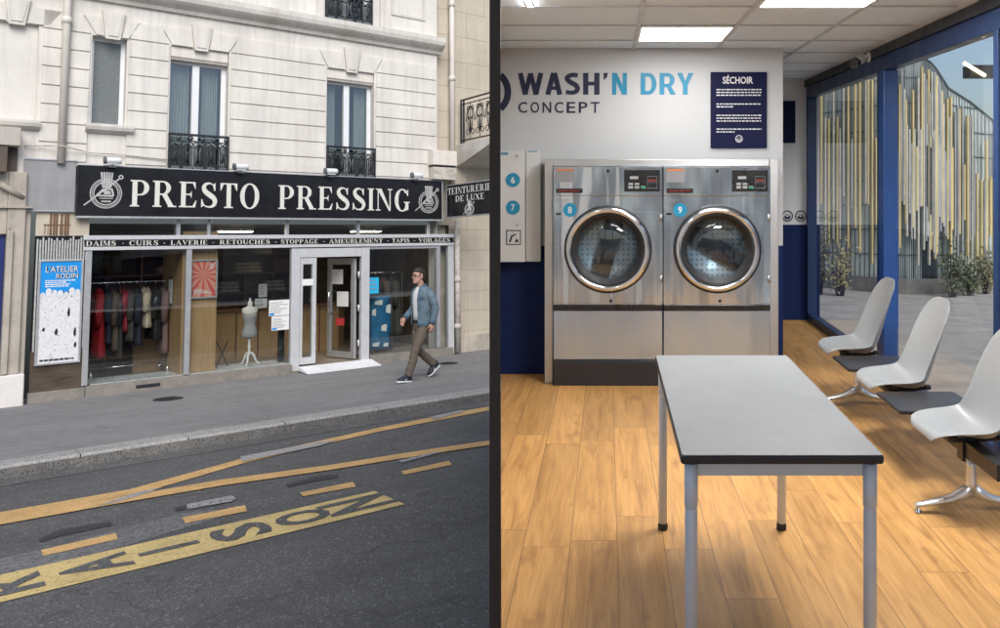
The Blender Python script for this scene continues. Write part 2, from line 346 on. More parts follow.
def ground_mat(name, col, speck, light, scale=90, patch=.25, bump=.5, rough=.9, crack=0.):
    m, nt, b, out = nodes(name); L = nt.links.new; vec = coords(nt)
    big = noise(nt, vec, .55, 6, .65); mid = noise(nt, vec, 6, 4, .6); fine = noise(nt, vec, scale, 2, .6)
    c = ramp(nt, big, [(.3, tuple(x*(1-patch) for x in col)), (.7, tuple(x*(1+patch) for x in col))]).outputs[0]
    c = mixc(nt, .35, c, ramp(nt, mid, [(.35, tuple(x*.7 for x in col)), (.7, tuple(x*1.3 for x in col))]).outputs[0])
    vo = nd(nt, 'ShaderNodeTexVoronoi', Scale=scale*.75); L(vec, vo.inputs['Vector'])
    c = mixc(nt, ramp(nt, vo.outputs['Color'], [(.72, (0,0,0)), (.95, (.75,.75,.75))]).outputs[0], c, light)
    c = mixc(nt, ramp(nt, fine, [(.38, (.8,.8,.8)), (.5, (0,0,0))]).outputs[0], c, speck)
    st = noise(nt, coords(nt, (.35,1.6,1)), 1.1, 5, .6)          # polish and stains drawn out along the street
    c = mixc(nt, ramp(nt, st, [(.42, (0,0,0)), (.70, (.5,.5,.5))]).outputs[0], c, tuple(x*.62 for x in col))
    sp_ = nd(nt, 'ShaderNodeTexVoronoi', Scale=2.3); L(vec, sp_.inputs['Vector'])       # old gum and oil spots
    c = mixc(nt, ramp(nt, sp_.outputs['Distance'], [(.035, (.55,.55,.55)), (.06, (0,0,0))]).outputs[0], c, tuple(x*.45 for x in col))
    if crack:
        wv = nt.nodes.new('ShaderNodeVectorMath'); wv.operation = 'ADD'; nn = nd(nt, 'ShaderNodeTexNoise', Scale=2.5, Detail=4); L(vec, nn.inputs['Vector']); L(vec, wv.inputs[0]); L(nn.outputs['Color'], wv.inputs[1])
        ck = nd(nt, 'ShaderNodeTexVoronoi', Scale=.45, feature='DISTANCE_TO_EDGE'); L(wv.outputs[0], ck.inputs['Vector'])
        c = mixc(nt, ramp(nt, ck.outputs['Distance'], [(.004, (crack,)*3), (.012, (0,0,0))]).outputs[0], c, tuple(x*.3 for x in col))
    L(c, b.inputs['Base Color']); b.inputs['Roughness'].default_value = rough; b.inputs['Specular IOR Level'].default_value = .3
    bn = nd(nt, 'ShaderNodeBump', Strength=bump, Distance=.012); L(fine, bn.inputs['Height']); L(bn.outputs[0], b.inputs['Normal'])
ground_mat('asphalt', (.122,.121,.119), (.036,.036,.037), (.29,.29,.285), 72, .28, crack=.3)
ground_mat('pavement', (.235,.232,.228), (.17,.168,.165), (.27,.268,.262), 110, .14, .25, crack=.22)
ground_mat('kerb_stone', (.36,.35,.335), (.15,.15,.145), (.46,.45,.43), 60, .25, .35)
def paint_mat(name, col, wear=.5):                        # road paint, rubbed through to the asphalt
    m, nt, b, out = nodes(name); L = nt.links.new; vec = coords(nt)
    c = ramp(nt, noise(nt, vec, 5, 5, .6), [(.3, tuple(x*.72 for x in col)), (.7, col)]).outputs[0]
    f = ramp(nt, noise(nt, coords(nt, (.6,1,1)), 62, 7, .8), [(wear, (1,1,1)), (wear+.1, (0,0,0))]).outputs[0]
    b.inputs['Roughness'].default_value = .75
    L(c, b.inputs['Base Color'])
    t = nt.nodes.new('ShaderNodeBsdfTransparent'); mx = nt.nodes.new('ShaderNodeMixShader')
    L(f, mx.inputs[0]); L(t.outputs[0], mx.inputs[1]); L(b.outputs[0], mx.inputs[2]); L(mx.outputs[0], out.inputs['Surface'])
paint_mat('paint_yellow', (.68,.515,.22), .545); paint_mat('paint_orange', (.66,.41,.165), .545); paint_mat('paint_white', (.40,.40,.40), .49)
ground_mat('gutter_asphalt', (.135,.134,.13), (.05,.05,.05), (.28,.28,.27), 60, .35); ground_mat('kerb_dirty_shaded', (.185,.18,.17), (.06,.06,.06), (.26,.25,.24), 55, .4)
paint_mat('asphalt_patch', (.050,.050,.051), .51); paint_mat('asphalt_worn', (.20,.20,.197), .50)
# ---------------------------------------------------------------- street: ground
KW = fg(240, 430)[1]; RZ = -.125
struct('pavement', MB().add([(-40,KW+.02,0),(40,KW+.02,0),(40,.6,0),(-40,.6,0)], [(0,1,2,3)]), 'pavement', 'L')
struct('road', MB().add([(-60,-40,RZ),(40,-40,RZ),(40,KW+.05,RZ),(-60,KW+.05,RZ)], [(0,1,2,3)]), 'asphalt', 'L')
kb = MB(); kw = .30; joints = [fg(86, 459)[0], fg(193, 440)[0], fg(283, 422)[0], fg(370, 406)[0]]
js = [joints[0]-1.25*k for k in range(12, 0, -1)]+joints+[joints[-1]+1.3*k for k in range(1, 12)]
for p, q in zip(js, js[1:]):
    kb.prism([(KW,RZ-.1),(KW,-.012),(KW+.022,.008),(KW+kw,.010),(KW+kw,RZ-.1)], p+.006, q-.006, 'x')
struct('kerb', kb, 'kerb_stone', 'L', .006)
struct('gutter', MB().add([(-40,KW-.34,RZ+.004),(40,KW-.34,RZ+.004),(40,KW-.002,RZ+.004),(-40,KW-.006,RZ+.004)], [(0,1,2,3)]), 'gutter_asphalt', 'L')
struct('kerb_face', MB().add([(-40,KW-.003,RZ),(40,KW-.003,RZ),(40,KW-.003,-.022),(-40,KW-.003,-.022)], [(0,1,2,3)]), 'kerb_dirty_shaded', 'L')  # darker front face: dirt, plus overcast shade put into the colour
def G(x, y, k=1): p = fg(x, y, RZ); return (p[0], p[1], RZ+.004*k)
def strip(mb, pts, k=1): return mb.face([G(x, y, k) for x, y in pts])
worn = MB(); strip(worn, [(-30,566),(60,546),(180,514),(215,510),(222,517),(120,548),(40,568),(-30,586)])
struct('worn_road_patch', worn, 'asphalt_worn', 'L')
ln = MB()
strip(ln, [(-40,519.5),(0,513),(130,490),(250,457),(380,428),(466,411),(489,407),(489,411),(466,415.5),(380,432),(250,462),(140,494),(0,519),(-40,527)], 2)
strip(ln, [(-40,522),(0,519.4),(110,500),(220,481),(330,466),(430,450),(500,440),(500,444.5),(430,455),(330,471),(220,487),(110,506),(0,526),(-40,533)], 3)
struct('yellow_road_line', ln, 'paint_orange', 'L')
ds = MB()
for q in ([(41,551),(116,534),(118,540),(43,557)], [(182,518.5),(245,506),(247,512),(185,524)], [(300,493.5),(353,482.5),(356,487.5),(303,497)], [(401,472),(449,461.5),(452,465.5),(404,475.5)]): strip(ds, q, 2)
struct('yellow_road_dash', ds, 'paint_orange', 'L')
od = MB()
for q in ([(38,540),(58,531),(110,522),(112,526),(60,537),(40,543)], [(174,508),(186,506),(187,509.5),(176,512)], [(286,485),(320,476),(339,475),(337,478),(300,485),(289,488)]): strip(od, q, 2)
struct('patched_road_dash', od, 'asphalt_patch', 'L')
ow = MB()
for q in ([(187,506),(232,497),(236,500),(232,503),(187,511)], [(98,507),(140,493),(162,489),(150,494),(112,505)], [(240,458),(320,443),(338,441),(320,447),(242,463)], [(398,462),(436,453),(440,454),(402,464)], [(430,418),(462,411),(466,412),(434,421)]): strip(ow, q, 4)
struct('faded_white_paint', ow, 'paint_white', 'L')
# yellow delivery-bay band, the letters stand one under the other along it and are left open to the asphalt
bd = MB(); A0 = fg(-60, 590.8, RZ); A1 = fg(374, 491, RZ); B1 = fg(401, 504, RZ); B0 = fg(-60, 621, RZ)
bx0, bx1 = min(A0[0], B0[0])-2.6, (A1[0]+B1[0])/2
by1 = (A0[1]+A1[1])/2; by0 = (B0[1]+B1[1])/2
bd.add([(bx0,by0,RZ+.008),(bx1,by0,RZ+.008),(bx1,by1,RZ+.008),(bx0,by1,RZ+.008)], [(0,1,2,3)])
struct('delivery_bay_band', bd, 'paint_yellow', 'L')
lt = MB(); bh = by1-by0
boxes = {'N':(325,391),'O':(277,330),'S':(213,270),'I':(140,200),'A':(60,131),'R':(-26,43)}
mid = lambda x: 598-.2444*(x+0)-0   # centre line of the band in the picture
for ch, (xa, xb) in boxes.items():
    aa = fg(xa, 591.5-.2384*xa, RZ)[0]; ab = fg(xb, 591.5-.2384*xb, RZ)[0]
    wd = .62 if ch != 'I' else .14; c = (by0+by1)/2
    lt.sheet(sans(ch, .03), lambda p, q, k, aa=aa, ab=ab, wd=wd: (ab+(aa-ab)*q, c-bh*wd/2+bh*wd*p, RZ+.012+k))
st = fg(-26, 598, RZ)[0]
for i, ch in enumerate('VIL'):
    wd = .62 if ch != 'I' else .14; b_ = st-.25-i*1.15
    lt.sheet(sans(ch, .03), lambda p, q, k: (b_-.9*q, c-bh*wd/2+bh*wd*p, RZ+.012+k))
struct('delivery_bay_lettering', lt, 'asphalt', 'L')
for nm, x, y, r, lab in (('manhole_cover', 168, 399, .20, 'round iron cover in the pavement in front of the coat window'), ('manhole_cover', 448, 363.5, .19, 'round iron cover in the pavement behind the walking man, near the drainpipe')):
    a, w = fg(x, y); m = MB().lathe([(r,0),(r,.006),(r-.02,.008),(r-.025,.004),(.001,.004)], (a,w,0), 28)
    for i in range(-3, 4):
        for j in range(-3, 4):
            if i*i+j*j < 10: m.box(a+i*r*.24-.014, a+i*r*.24+.014, w+j*r*.24-.014, w+j*r*.24+.014, .003, .009)
    single(nm, lab, 'manhole', m, 'iron_black', (a, w, 0), 'L')
# ---------------------------------------------------------------- street: the apartment building over the shop
def grid_wall(mb, x0, x1, z0, z1, holes, y, depth):
    xs = sorted({x0, x1, *[h[0] for h in holes], *[h[1] for h in holes]}); zs = sorted({z0, z1, *[h[2] for h in holes], *[h[3] for h in holes]})
    for a, b in zip(xs, xs[1:]):
        for p, q in zip(zs, zs[1:]):
            if not any(h[0] < (a+b)/2 < h[1] and h[2] < (p+q)/2 < h[3] for h in holes):
                mb.add([(a,y,p),(b,y,p),(b,y,q),(a,y,q)], [(0,1,2,3)])
    for h in holes:
        a, b, p, q = h[:4]; d = y+(h[4] if len(h) > 4 else depth)
        mb.add([(a,y,p),(b,y,p),(b,y,q),(a,y,q),(a,d,p),(b,d,p),(b,d,q),(a,d,q)], [(0,1,5,4),(1,2,6,5),(2,3,7,6),(3,0,4,7)])
SB, ST = fZ(200, 217, -.12), fZ(262, 173.5, -.12)           # sign bottom and top
AR = fA(437, 110)
W1 = (fA(91,80), fA(126,80), fZ(108,126), fZ(108,37), .22)
W2 = (fA(169,110), fA(228,110), ST-.05, fZ(198,49), .30)
W3 = (fA(326.5,120), fA(374,120), ST-.05, fZ(350,71), .30)
W4 = (fA(325,10), fA(371,10), fZ(348,26), fZ(348,26)+2.6, .30)
W5 = (W2[0], W2[1], W4[2], W4[3], .30)
BL = (fA(18,70)-.75, fA(37,70), fZ(20,121), fZ(20,23), .05)
bld = thing('apartment_building', 'cream stone building with cut courses and iron window guards over the dry cleaner', 'building', (0,0,0), 'L')
wl = MB(); WT = 9.2
grid_wall(wl, -5.5, AR, ST-.3, WT, [W1, W2, W3, W4, W5, BL], 0, .3)
wl.add([(BL[0],.05,BL[2]),(BL[1],.05,BL[2]),(BL[1],.05,BL[3]),(BL[0],.05,BL[3])], [(0,1,2,3)])
wl.add([(AR,0,0),(AR,.35,0),(AR,.35,WT),(AR,0,WT)], [(0,1,2,3)]); wl.add([(-5.5,0,WT),(AR,0,WT),(AR,6,WT),(-5.5,6,WT)], [(0,1,2,3)])
# raised courses with open joints, cut to slanted ends beside the flat arches
cz = (fZ(148,58.4)-fZ(148,129))/4; ztop = fZ(148,24.5); gp = .020; T = .028
lv = []; z = ztop
while z > ST: lv.append((z-cz, z)); z -= cz
spans = [(BL[1]+.06, W1), (W1, W2), (W2, W3), (W3, AR-.05)]
def edge(o, z, side):          # side +1: piece starts right of o
    if not isinstance(o, tuple): return o
    sl = max(0, z-(o[3]+.02)); return (o[1]+.03+sl*.42) if side > 0 else (o[0]-.03-sl*.42)
for z0, z1 in lv:
    for l, r in spans:
        if isinstance(l, tuple) and l[3] < ST: continue
        p, q = z0+gp/2, z1-gp/2
        if p < ST-.02: p = ST-.02
        le = lambda z: edge(l, z, 1) if isinstance(l, tuple) else l
        wl.prism([(le(p),p),(edge(r,p,-1),p),(edge(r,q,-1),q),(le(q),q)], -T, -.001)
for W in (W1, W2, W3, BL):     # flat arch: keystone and its two neighbours
    c = (W[0]+W[1])/2 if W is not BL else fA(17, 10); zb = W[3]+.012; zt = ztop+.06; k0, k1 = .10, .16
    if W is W1: c += .03
    wl.prism([(c-k0,zb-.05),(c+k0,zb-.05),(c+k1,zt+.06),(c-k1,zt+.06)], -T*2.1, -.001)
    wl.prism([(c-k0+.03,zb),(c+k0-.03,zb),(c+k1-.03,zt+.02),(c-k1+.03,zt+.02)], -T*2.6, -T*2.1-.001)
    hw = (W[1]-W[0])/2 if W is not BL else .42
    for s in (-1, 1):
        q = [(c+s*(k0+.03),zb),(c+s*(hw-.02),zb),(c+s*(hw+.16),zt-.05),(c+s*(k1+.035),zt-.05)]
        wl.prism(q if s > 0 else q[::-1], -T, -.001)
part(bld, 'wall', wl, 'stone')
co = MB(); cb, ct = fZ(240,20), fZ(240,6.8)
co.prism([(0,cb-.06),(-.05,cb-.06),(-.07,cb),(-.16,cb+.06),(-.20,cb+.10),(-.22,cb+.17),(-.22,ct+.02),(-.05,ct+.05),(0,ct+.05)], -5.5, AR+.09, 'x')
part(bld, 'cornice', co, 'stone_trim')
sl = MB()
for W in (W1,): sl.prism([(0,W[2]),(-.02,W[2]-.13),(-.10,W[2]-.08),(-.12,W[2]-.03),(-.12,W[2]+.01),(.22,W[2]+.03),(.22,W[2])], W[0]-.06, W[1]+.12, 'x')
part(bld, 'window_sill', sl, 'stone_trim')
sl = MB().prism([(0,BL[2]),(-.02,BL[2]-.13),(-.10,BL[2]-.08),(-.12,BL[2]-.03),(-.12,BL[2]+.01),(.05,BL[2]+.02)], BL[0]-.1, BL[1]+.06, 'x')
part(bld, 'window_sill', sl, 'stone_trim')
pf = MB()
for a0, a1, z0, z1 in ((fA(391,10), fA(425,10), fZ(408,18), WT-.3),):
    for x, y, p, q in ((a0,a1,z0,z0+.05),(a0,a1,z1-.05,z1),(a0,a0+.05,z0+.051,z1-.051),(a1-.05,a1,z0+.051,z1-.051)): pf.box(x, y, -.022, -.001, p, q)
pf.box(fA(379,20), fA(384,20), -.05, -.001, ct+.06, WT-.1); pf.box(fA(316,5), fA(323,5), -.05, -.001, ct+.06, WT-.1)
part(bld, 'wall_panel', pf, 'stone_trim')
def guard(a0, a1, z0, z1, y):                             # cast-iron window guard
    m = MB(); n = 5; w = (a1-a0)/n
    m.box(a0, a1, y-.03, y+.03, z1-.035, z1); m.box(a0, a1, y-.015, y+.015, z1-.13, z1-.112); m.box(a0, a1, y-.015, y+.015, z1-.235, z1-.22)
    m.box(a0, a1, y-.02, y+.02, z0+.02, z0+.04); m.box(a0, a1, y-.015, y+.015, z0+.12, z0+.135)
    for x in (a0, a1-.025): m.box(x, x+.025, y-.02, y+.02, z0, z1)
    for i in range(n):
        c = a0+w*(i+.5)
        for k in range(-2, 3): m.box(c+k*w*.19-.006, c+k*w*.19+.006, y-.008, y+.008, z0+.13, z1-.22)
        m.tube([(c+w*.3*math.cos(t), y, z1-.235+.06*math.sin(t)) for t in [PI*i/8 for i in range(9)]], .009, 6)
        for s in (-1, 1):
            m.tube([(c+s*w*.25+.045*math.cos(t), y, z1-.175+.035*math.sin(t)) for t in [2*PI*i/10 for i in range(10)]], .008, 5, True)
            m.tube([(c+s*w*.22+.05*math.cos(t), y, z0+.08+.03*math.sin(t)) for t in [2*PI*i/10 for i in range(10)]], .009, 5, True)
            m.tube([(c+s*w*.2, y-.01, z0+.14), (c+s*w*.05, y-.012, (z0+z1)/2-.05), (c+s*w*.22, y-.01, z1-.24)], .007, 5)
        m.lathe([(.001,-.10),(.02,-.06),(.012,0),(.022,.06),(.001,.10)], (c, y-.012, (z0+z1)/2-.06), 8)
    return m
def glint_ornaments(a0, a1, z0, z1, y):  # paler pieces on the guard; glints are put into their colour
    n = 5; w = (a1-a0)/n; c = (a0+a1)/2-.03
    o = [MB().box(a0+w*(i+.5)-.06, a0+w*(i+.5)+.06, y-.028, y-.021, z0+.045, z0+.10) for i in range(n)]
    o += [MB().lathe([(.001,-.012),(.04,0),(.001,.012)], (a0+w*(i+.5)+.05, y-.02, z1-.075), 10, ax='y') for i in range(n)]
    return o+[MB().tube([(c-.03,y-.03,z0+.12),(c-.01,y-.035,(z0+z1)/2),(c-.03,y-.03,z1-.22)], .014, 6), MB().tube([(c+.05,y-.03,z0+.12),(c+.03,y-.035,(z0+z1)/2),(c+.05,y-.03,z1-.22)], .012, 6)]
def french(W, shutter, guard_h, curtain_side):
    a0, a1, z0, z1 = W[:4]; fm = MB(); zt = z1-shutter; y0, y1 = .16, .22; c = a0+(a1-a0)*.47
    fm.box(a0, a0+.045, y0, y1, z0, zt); fm.box(a1-.075, a1, y0, y1, z0, zt); fm.box(a0+.045, a1-.075, y0, y1, zt-.05, zt)
    fm.box(c-.055, c+.055, y0-.03, y1, z0, zt-.05)
    f = part(bld, 'window', fm, 'frame_white', .004)
    part(bld, 'pane', MB().box(a0+.045, c-.055, .185, .195, z0, zt-.05), 'window_glass', sub=f)
    part(bld, 'pane', MB().box(c+.055, a1-.075, .185, .195, z0, zt-.05), 'window_glass', sub=f)
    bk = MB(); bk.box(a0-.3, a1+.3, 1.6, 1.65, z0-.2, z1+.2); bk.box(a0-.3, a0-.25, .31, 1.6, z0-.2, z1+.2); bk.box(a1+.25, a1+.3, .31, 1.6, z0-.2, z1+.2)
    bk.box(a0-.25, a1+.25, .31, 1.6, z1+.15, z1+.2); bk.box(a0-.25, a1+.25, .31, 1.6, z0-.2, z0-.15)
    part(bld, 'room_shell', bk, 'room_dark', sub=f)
    cu = MB(); segs = 14
    for x0, x1 in curtain_side:
        p0, p1 = a0+(a1-a0)*x0, a0+(a1-a0)*x1
        for i in range(segs):
            q0, q1 = p0+(p1-p0)*i/segs, p0+(p1-p0)*(i+1)/segs
            cu.add([(q0,.30+.02*(i%2),z0),(q1,.30+.02*((i+1)%2),z0),(q1,.30+.02*((i+1)%2),zt),(q0,.30+.02*(i%2),zt)], [(0,1,2,3)], True)
    part(bld, 'curtain', cu, 'curtain', sub=f)
    if shutter: 
        sb = MB().prism([(.02,z1),(.02,zt+.05),(.045,zt+.02),(.05,zt),(.2,zt),(.2,z1)], a0+.01, a1-.01, 'x'); part(bld, 'shutter_box', sb, 'pipe_cream', .008)
    g = part(bld, 'window_guard', guard(a0-.005, a1+.005, z0+.02, z0+guard_h, -.05), 'iron_black')
    for q in glint_ornaments(a0, a1, z0+.02, z0+guard_h, -.05): part(bld, 'glint_ornament', q, 'iron_glint', sub=g)
gh = fZ(198,132)-ST
french(W2, .22, gh, ((.02,.40),(.62,.90)))
french(W3, .22, gh-.03, ((.05,.3),(.7,.95)))
french(W4, 0, gh, ((.1,.4),))
a0, a1, z0, z1 = W1[:4]; fm = MB(); y0, y1 = .13, .19
fm.box(a0, a0+.05, y0, y1, z0, z1); fm.box(a1-.06, a1, y0, y1, z0, z1); fm.box(a0+.05, a1-.06, y0, y1, z0, z0+.05); fm.box(a0+.05, a1-.06, y0, y1, z1-.06, z1)
f = part(bld, 'window', fm, 'frame_white', .004); part(bld, 'pane', MB().box(a0+.05, a1-.06, .155, .165, z0+.05, z1-.06), 'frost', sub=f)
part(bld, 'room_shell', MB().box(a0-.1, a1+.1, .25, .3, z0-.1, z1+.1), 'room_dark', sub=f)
# drainpipe, cable, lamps on the sign
def pipe(name, label, a, y, z0, z1, r, mat, rings, cat='drainpipe'):
    m = MB().tube([(a,y,z0),(a,y,z1)], r, 14)
    for z in rings: m.lathe([(r,-.05),(r+.018,-.04),(r+.018,.02),(r+.006,.05),(r,.06)], (a,y,z), 14); m.box(a-.015, a+.015, y, 0, z-.02, z+.02)
    return single(name, label, cat, m, mat, (a, y, z0), 'L')
pipe('drainpipe', 'cream round drainpipe running down the stone front beside the frosted window', fA(65,70,-.09), -.09, ST+.02, WT, .055, 'pipe_cream', [fZ(64,20,-.09), fZ(64,20,-.09)+2.2])
cb_ = MB().tube([(fA(24,146),-.035,fZ(24,146)),(fA(60,149),-.15,fZ(60,147)),(fA(90,152),-.05,fZ(90,153)),(fA(120,155),-.05,fZ(120,155)),(fA(166,160),-.06,fZ(166,160))], .009, 6)
single('wall_cable', 'thin sagging cable strung low across the stone over the grey panel', 'cable', cb_, 'pipe_peeling', (fA(24,146),-.03,fZ(24,146)), 'L')
fl0 = None
for x, y, lab in ((113,157,'white tubular floodlight on the sign edge above the first S and round emblem at left'),(241,164.5,'white tubular floodlight on the sign edge above the last O of PRESTO'),(331,170.5,'white tubular floodlight on the sign edge under the right window guard'),(417,176,'white tubular floodlight on the sign edge beside the wall box')):
    if x == 113: lab = 'white tubular floodlight on the sign edge, the one nearest the drainpipe and round emblem'
    a = fA(x, y, -.2); zz = ST+.11
    if fl0 is None:
        t = thing('floodlight', lab, 'floodlight', (a,-.2,zz), 'L', 0, 'floodlights along the top of the shop sign'); fl0 = t
        m = MB().lathe([(.001,-.125),(.046,-.118),(.052,-.09),(.052,.09),(.046,.118),(.001,.125)], (0,0,-.02), 18, ax='x'); m.box(-.025, .025, .03, .07, -.06, .03)
        part(t, 'lamp_housing', m, 'lamp_white', local=True)
        part(t, 'end_cap', MB().lathe([(.054,-.125),(.056,-.118),(.056,-.092),(.05,-.088)], (0,0,-.02), 18, ax='x'), 'iron_glint', local=True)
        part(t, 'bracket', MB().box(-.018, .018, -.02, .02, -.12, -.07).box(-.05, .05, -.04, .06, -.13, -.115), 'iron_glint', local=True)
        part(t, 'lens', MB().box(-.075, .075, -.033, .033, -.082, -.072), 'frame_white', local=True)
    else: copy_thing(fl0, lab, mw=ML @ Matrix.Translation((a,-.2,zz)))
# ---------------------------------------------------------------- street: signs of the dry cleaner
def fs(x, y, a):                         # picture point -> (into, up) on the plane 'along = a'
    d = ray(x, y); t = (LO.dot(LU)+a)/d.dot(LU); p = d*t-LO; return p.dot(LW), p.dot(LN)
def emblem(mb, c, z, ra, rz, fn):
    """ring, iron, cap and needle, drawn in flat pieces; fn maps (x, z, layer) to the sign's face"""
    P = []
    P += arc(0, 0, 1, 1, .93, .93, 0, 360, 36)+arc(0, 0, .88, .88, .84, .84, 0, 360, 36)+arc(0, 0, .79, .79, .72, .72, 0, 360, 36)
    P += [[(-.62,-.10),(-.40,-.10),(-.05,.36),(-.18,.36)], [(-.62,-.10),(.48,-.10),(.48,-.22),(-.62,-.2)], [(-.25,.1),(.05,.40),(.40,.34),(.30,.24),(.08,.26),(-.10,.08)], [(.30,.24),(.40,.34),(.52,-.1),(.40,-.1)], [(-.16,-.05),(-.04,.18),(.26,.18),(.30,-.05)], [(-.4,-.30),(.45,-.30),(.45,-.36),(-.4,-.36)], [(-.3,-.48),(.33,-.48),(.3,-.58),(-.27,-.58)]]
    for k in range(5):
        x = -.36+.17*k; P.append([(x*.72-.02,.52),(x*.72+.085,.52),(x+.125-.02,1.42),(x-.02,1.42)])
    P += [[(-.30,.52),(.36,.52),(.30,.40),(-.24,.40)], [(-1.36,-.78),(-1.30,-.84),(.86,1.0),(.80,1.08)]]+arc(.9, 1.12, .16, .16, .07, .07, 0, 360, 12)
    mb.sheet([[(c+p*ra, z+q*rz) for p, q in poly] for poly in P], fn)
wS = -.13
sgn = thing('shop_sign', 'long black PRESTO PRESSING sign board with ivory letters over the shop', 'sign', (fA(77,190,wS), 0, SB), 'L')
sx0, sx1 = fA(77,190,wS), fA(443,203,wS)
part(sgn, 'board', MB().box(sx0, sx1, wS, -.002, SB, ST), 'sign_black', .004)
b = MB(); b.box(sx0, sx1, wS-.02, wS+.03, SB-.035, SB-.002); b.box(sx0, sx1, wS-.012, wS+.03, ST+.002, ST+.02); b.box(sx1-.03, sx1-.004, wS-.012, wS-.001, SB+.002, ST-.002)
part(sgn, 'trim', b, 'alu', .003)
fS = lambda x, z, k: (x, wS-.004-k, z)
zb = (fZ(135,205.3,wS)+fZ(405,212,wS))/2; zt = (fZ(135,179.5,wS)+fZ(405,190,wS))/2
print('sign z', SB, ST, fZ(135,205.3,wS), fZ(405,212,wS), fZ(135,179.5,wS), fZ(405,190,wS), fZ(440,220,wS), fZ(90,213,wS), fZ(90,164,wS))
for txt, xa, xb in (('PRESTO', 129.5, 260), ('PRESSING', 278, 410.5)):
    m = MB(); p, q = fA(xa,195,wS), fA(xb,200,wS); m.sheet(serif(txt, .06), lambda x, y, k: (p+(q-p)*x, wS-.004-k, zb+(zt-zb)*y))
    part(sgn, 'lettering', m, 'letter_ivory')
m = MB(); emblem(m, fA(106,193,wS), fZ(106,193.5,wS), fA(122,193,wS)-fA(106,193,wS), 16.3/70, fS); part(sgn, 'emblem', m, 'letter_silver')
m = MB(); emblem(m, fA(428.5,203,wS), (SB+ST)/2-.04, fA(438.3,203,wS)-fA(428.5,203,wS), .225, fS); part(sgn, 'emblem', m, 'letter_silver')
gp_ = thing('blank_panel', 'plain grey metal panel filling the space left of the black shop sign', 'panel', (fA(23,190,-.06),0,SB+.02), 'L')
x0, x1 = fA(23,190,-.06), sx0-.01; zl, zh = fZ(40,210,-.06), fZ(40,160,-.06)
part(gp_, 'sheet', MB().box(x0, x1, -.06, -.03, zl, zh), 'panel_grey', .004)
m = MB(); 
for a in ((x0, x1, zl-.02, zl), (x0, x1, zh, zh+.02)): m.box(a[0], a[1], -.075, -.03, a[2], a[3])
part(gp_, 'trim', m, 'alu')
# the short sign that sticks out at the right end
aB = fA(446, 200, -.12); wB0 = -.14; wB1 = fs(500, 195, aB)[0]; zB0 = fs(446,218,aB)[1]; zB1 = fs(446,185.5,aB)[1]
bs = thing('projecting_sign', 'small black TEINTURERIE DE LUXE sign sticking out at the end of the long sign', 'sign', (aB, wB0, zB0), 'L')
part(bs, 'board', MB().box(aB, aB+.10, wB1, wB0, zB0, zB1), 'sign_black', .004)
m = MB()
for z in (zB0, zB1-.02): m.box(aB-.012, aB-.001, wB1, wB0, z, z+.02)
for w in (wB0-.02, wB1): m.box(aB-.012, aB-.001, w, w+.02, zB0+.021, zB1-.021)
part(bs, 'trim', m, 'alu')
fB = lambda y0, z0, y1, z1: (lambda p, q, k: (aB-.004-k, y0+(y1-y0)*p, z0+(z1-z0)*q))
hB = zB1-zB0; lB = wB0-wB1; tE = fs(491.5,195,aB)[0]; t0 = fs(448,195,aB)[0]
m = MB(); m.sheet(serif('TEINTURERIE', .08), fB(t0, zB0+hB*.70, tE, zB0+hB*.90)); part(bs, 'lettering', m, 'letter_bright'); m = MB()
m.sheet(serif('DE LUXE', .08), fB(fs(455.5,200,aB)[0], zB0+hB*.46, fs(484.5,200,aB)[0], zB0+hB*.64)); part(bs, 'lettering', m, 'letter_bright')
m = MB(); emblem(m, 0, 0, 1, 1, lambda x, z, k: (aB-.004-k, fs(469.5,205,aB)[0]-x*.17, zB0+hB*.20+z*.115)); part(bs, 'emblem', m, 'letter_bright')
# ---------------------------------------------------------------- street: shop front
z1_, z2_, z3_, z4_ = fZ(150,249.5), fZ(150,246.3), fZ(150,239.6), fZ(150,236)   # strip with the list of services
PL = .17
shop = thing('storefront', 'glazed shop front with aluminium posts, low stone plinth and open door', 'storefront', (0,0,0), 'L')
xl, xr = fA(84,300), fA(452.5,300)
def post(x0, x1, za, zb, w0=-.04, w1=.06, mat='alu', y=300): part(shop, 'post', MB().box(fA(x0,y), fA(x1,y), w0, w1, za, zb), mat, .004)
post(84, 90, PL, z1_); post(185, 190.3, PL, z1_); post(447.5, 453, .02, z1_, mat='alu_white'); post(290.5, 299, .03, z1_-.02, mat='alu_white'); post(360.5, 368.5, .03, z1_-.02, mat='alu_white'); post(436, 439.5, PL, z1_)
part(shop, 'rail', MB().box(fA(83,250), fA(453,250), -.055, .06, z1_-.002, z2_), 'alu_white', .004)
part(shop, 'rail', MB().box(fA(83,237), fA(453,237), -.055, .06, z3_, z4_+.01), 'alu_white', .004)
part(shop, 'rail', MB().box(fA(299,255), fA(360.5,255), -.04, .06, fZ(330,257), z1_-.021), 'alu_white', .004)
part(shop, 'rail', MB().box(fA(368.6,255), fA(437,255), -.03, .06, z1_-.055, z1_-.006), 'alu', .004)
for x0, x1 in ((176.5,180.5),(207.5,210.5),(286,289),(357,360),(428,430)): part(shop, 'transom_bar', MB().box(fA(x0,228), fA(x1,228), 0, .06, z4_+.011, SB+.01), 'alu')
part(shop, 'transom_pane', MB().box(fA(84,228), fA(443,228), .065, .075, z4_, SB), 'shop_glass')
for x0, x1 in ((90,185),(190.3,290.5),(368.5,436),(439.5,447.5)): part(shop, 'pane', MB().box(fA(x0,300), fA(x1,300), .015, .025, PL, z1_), 'shop_glass')
pl = MB()
pl.box(fA(84,390), fA(290,370), -.10, .9, -.05, PL-.012); pl.box(fA(369,365), fA(452,356), -.06, .9, -.05, PL-.012)
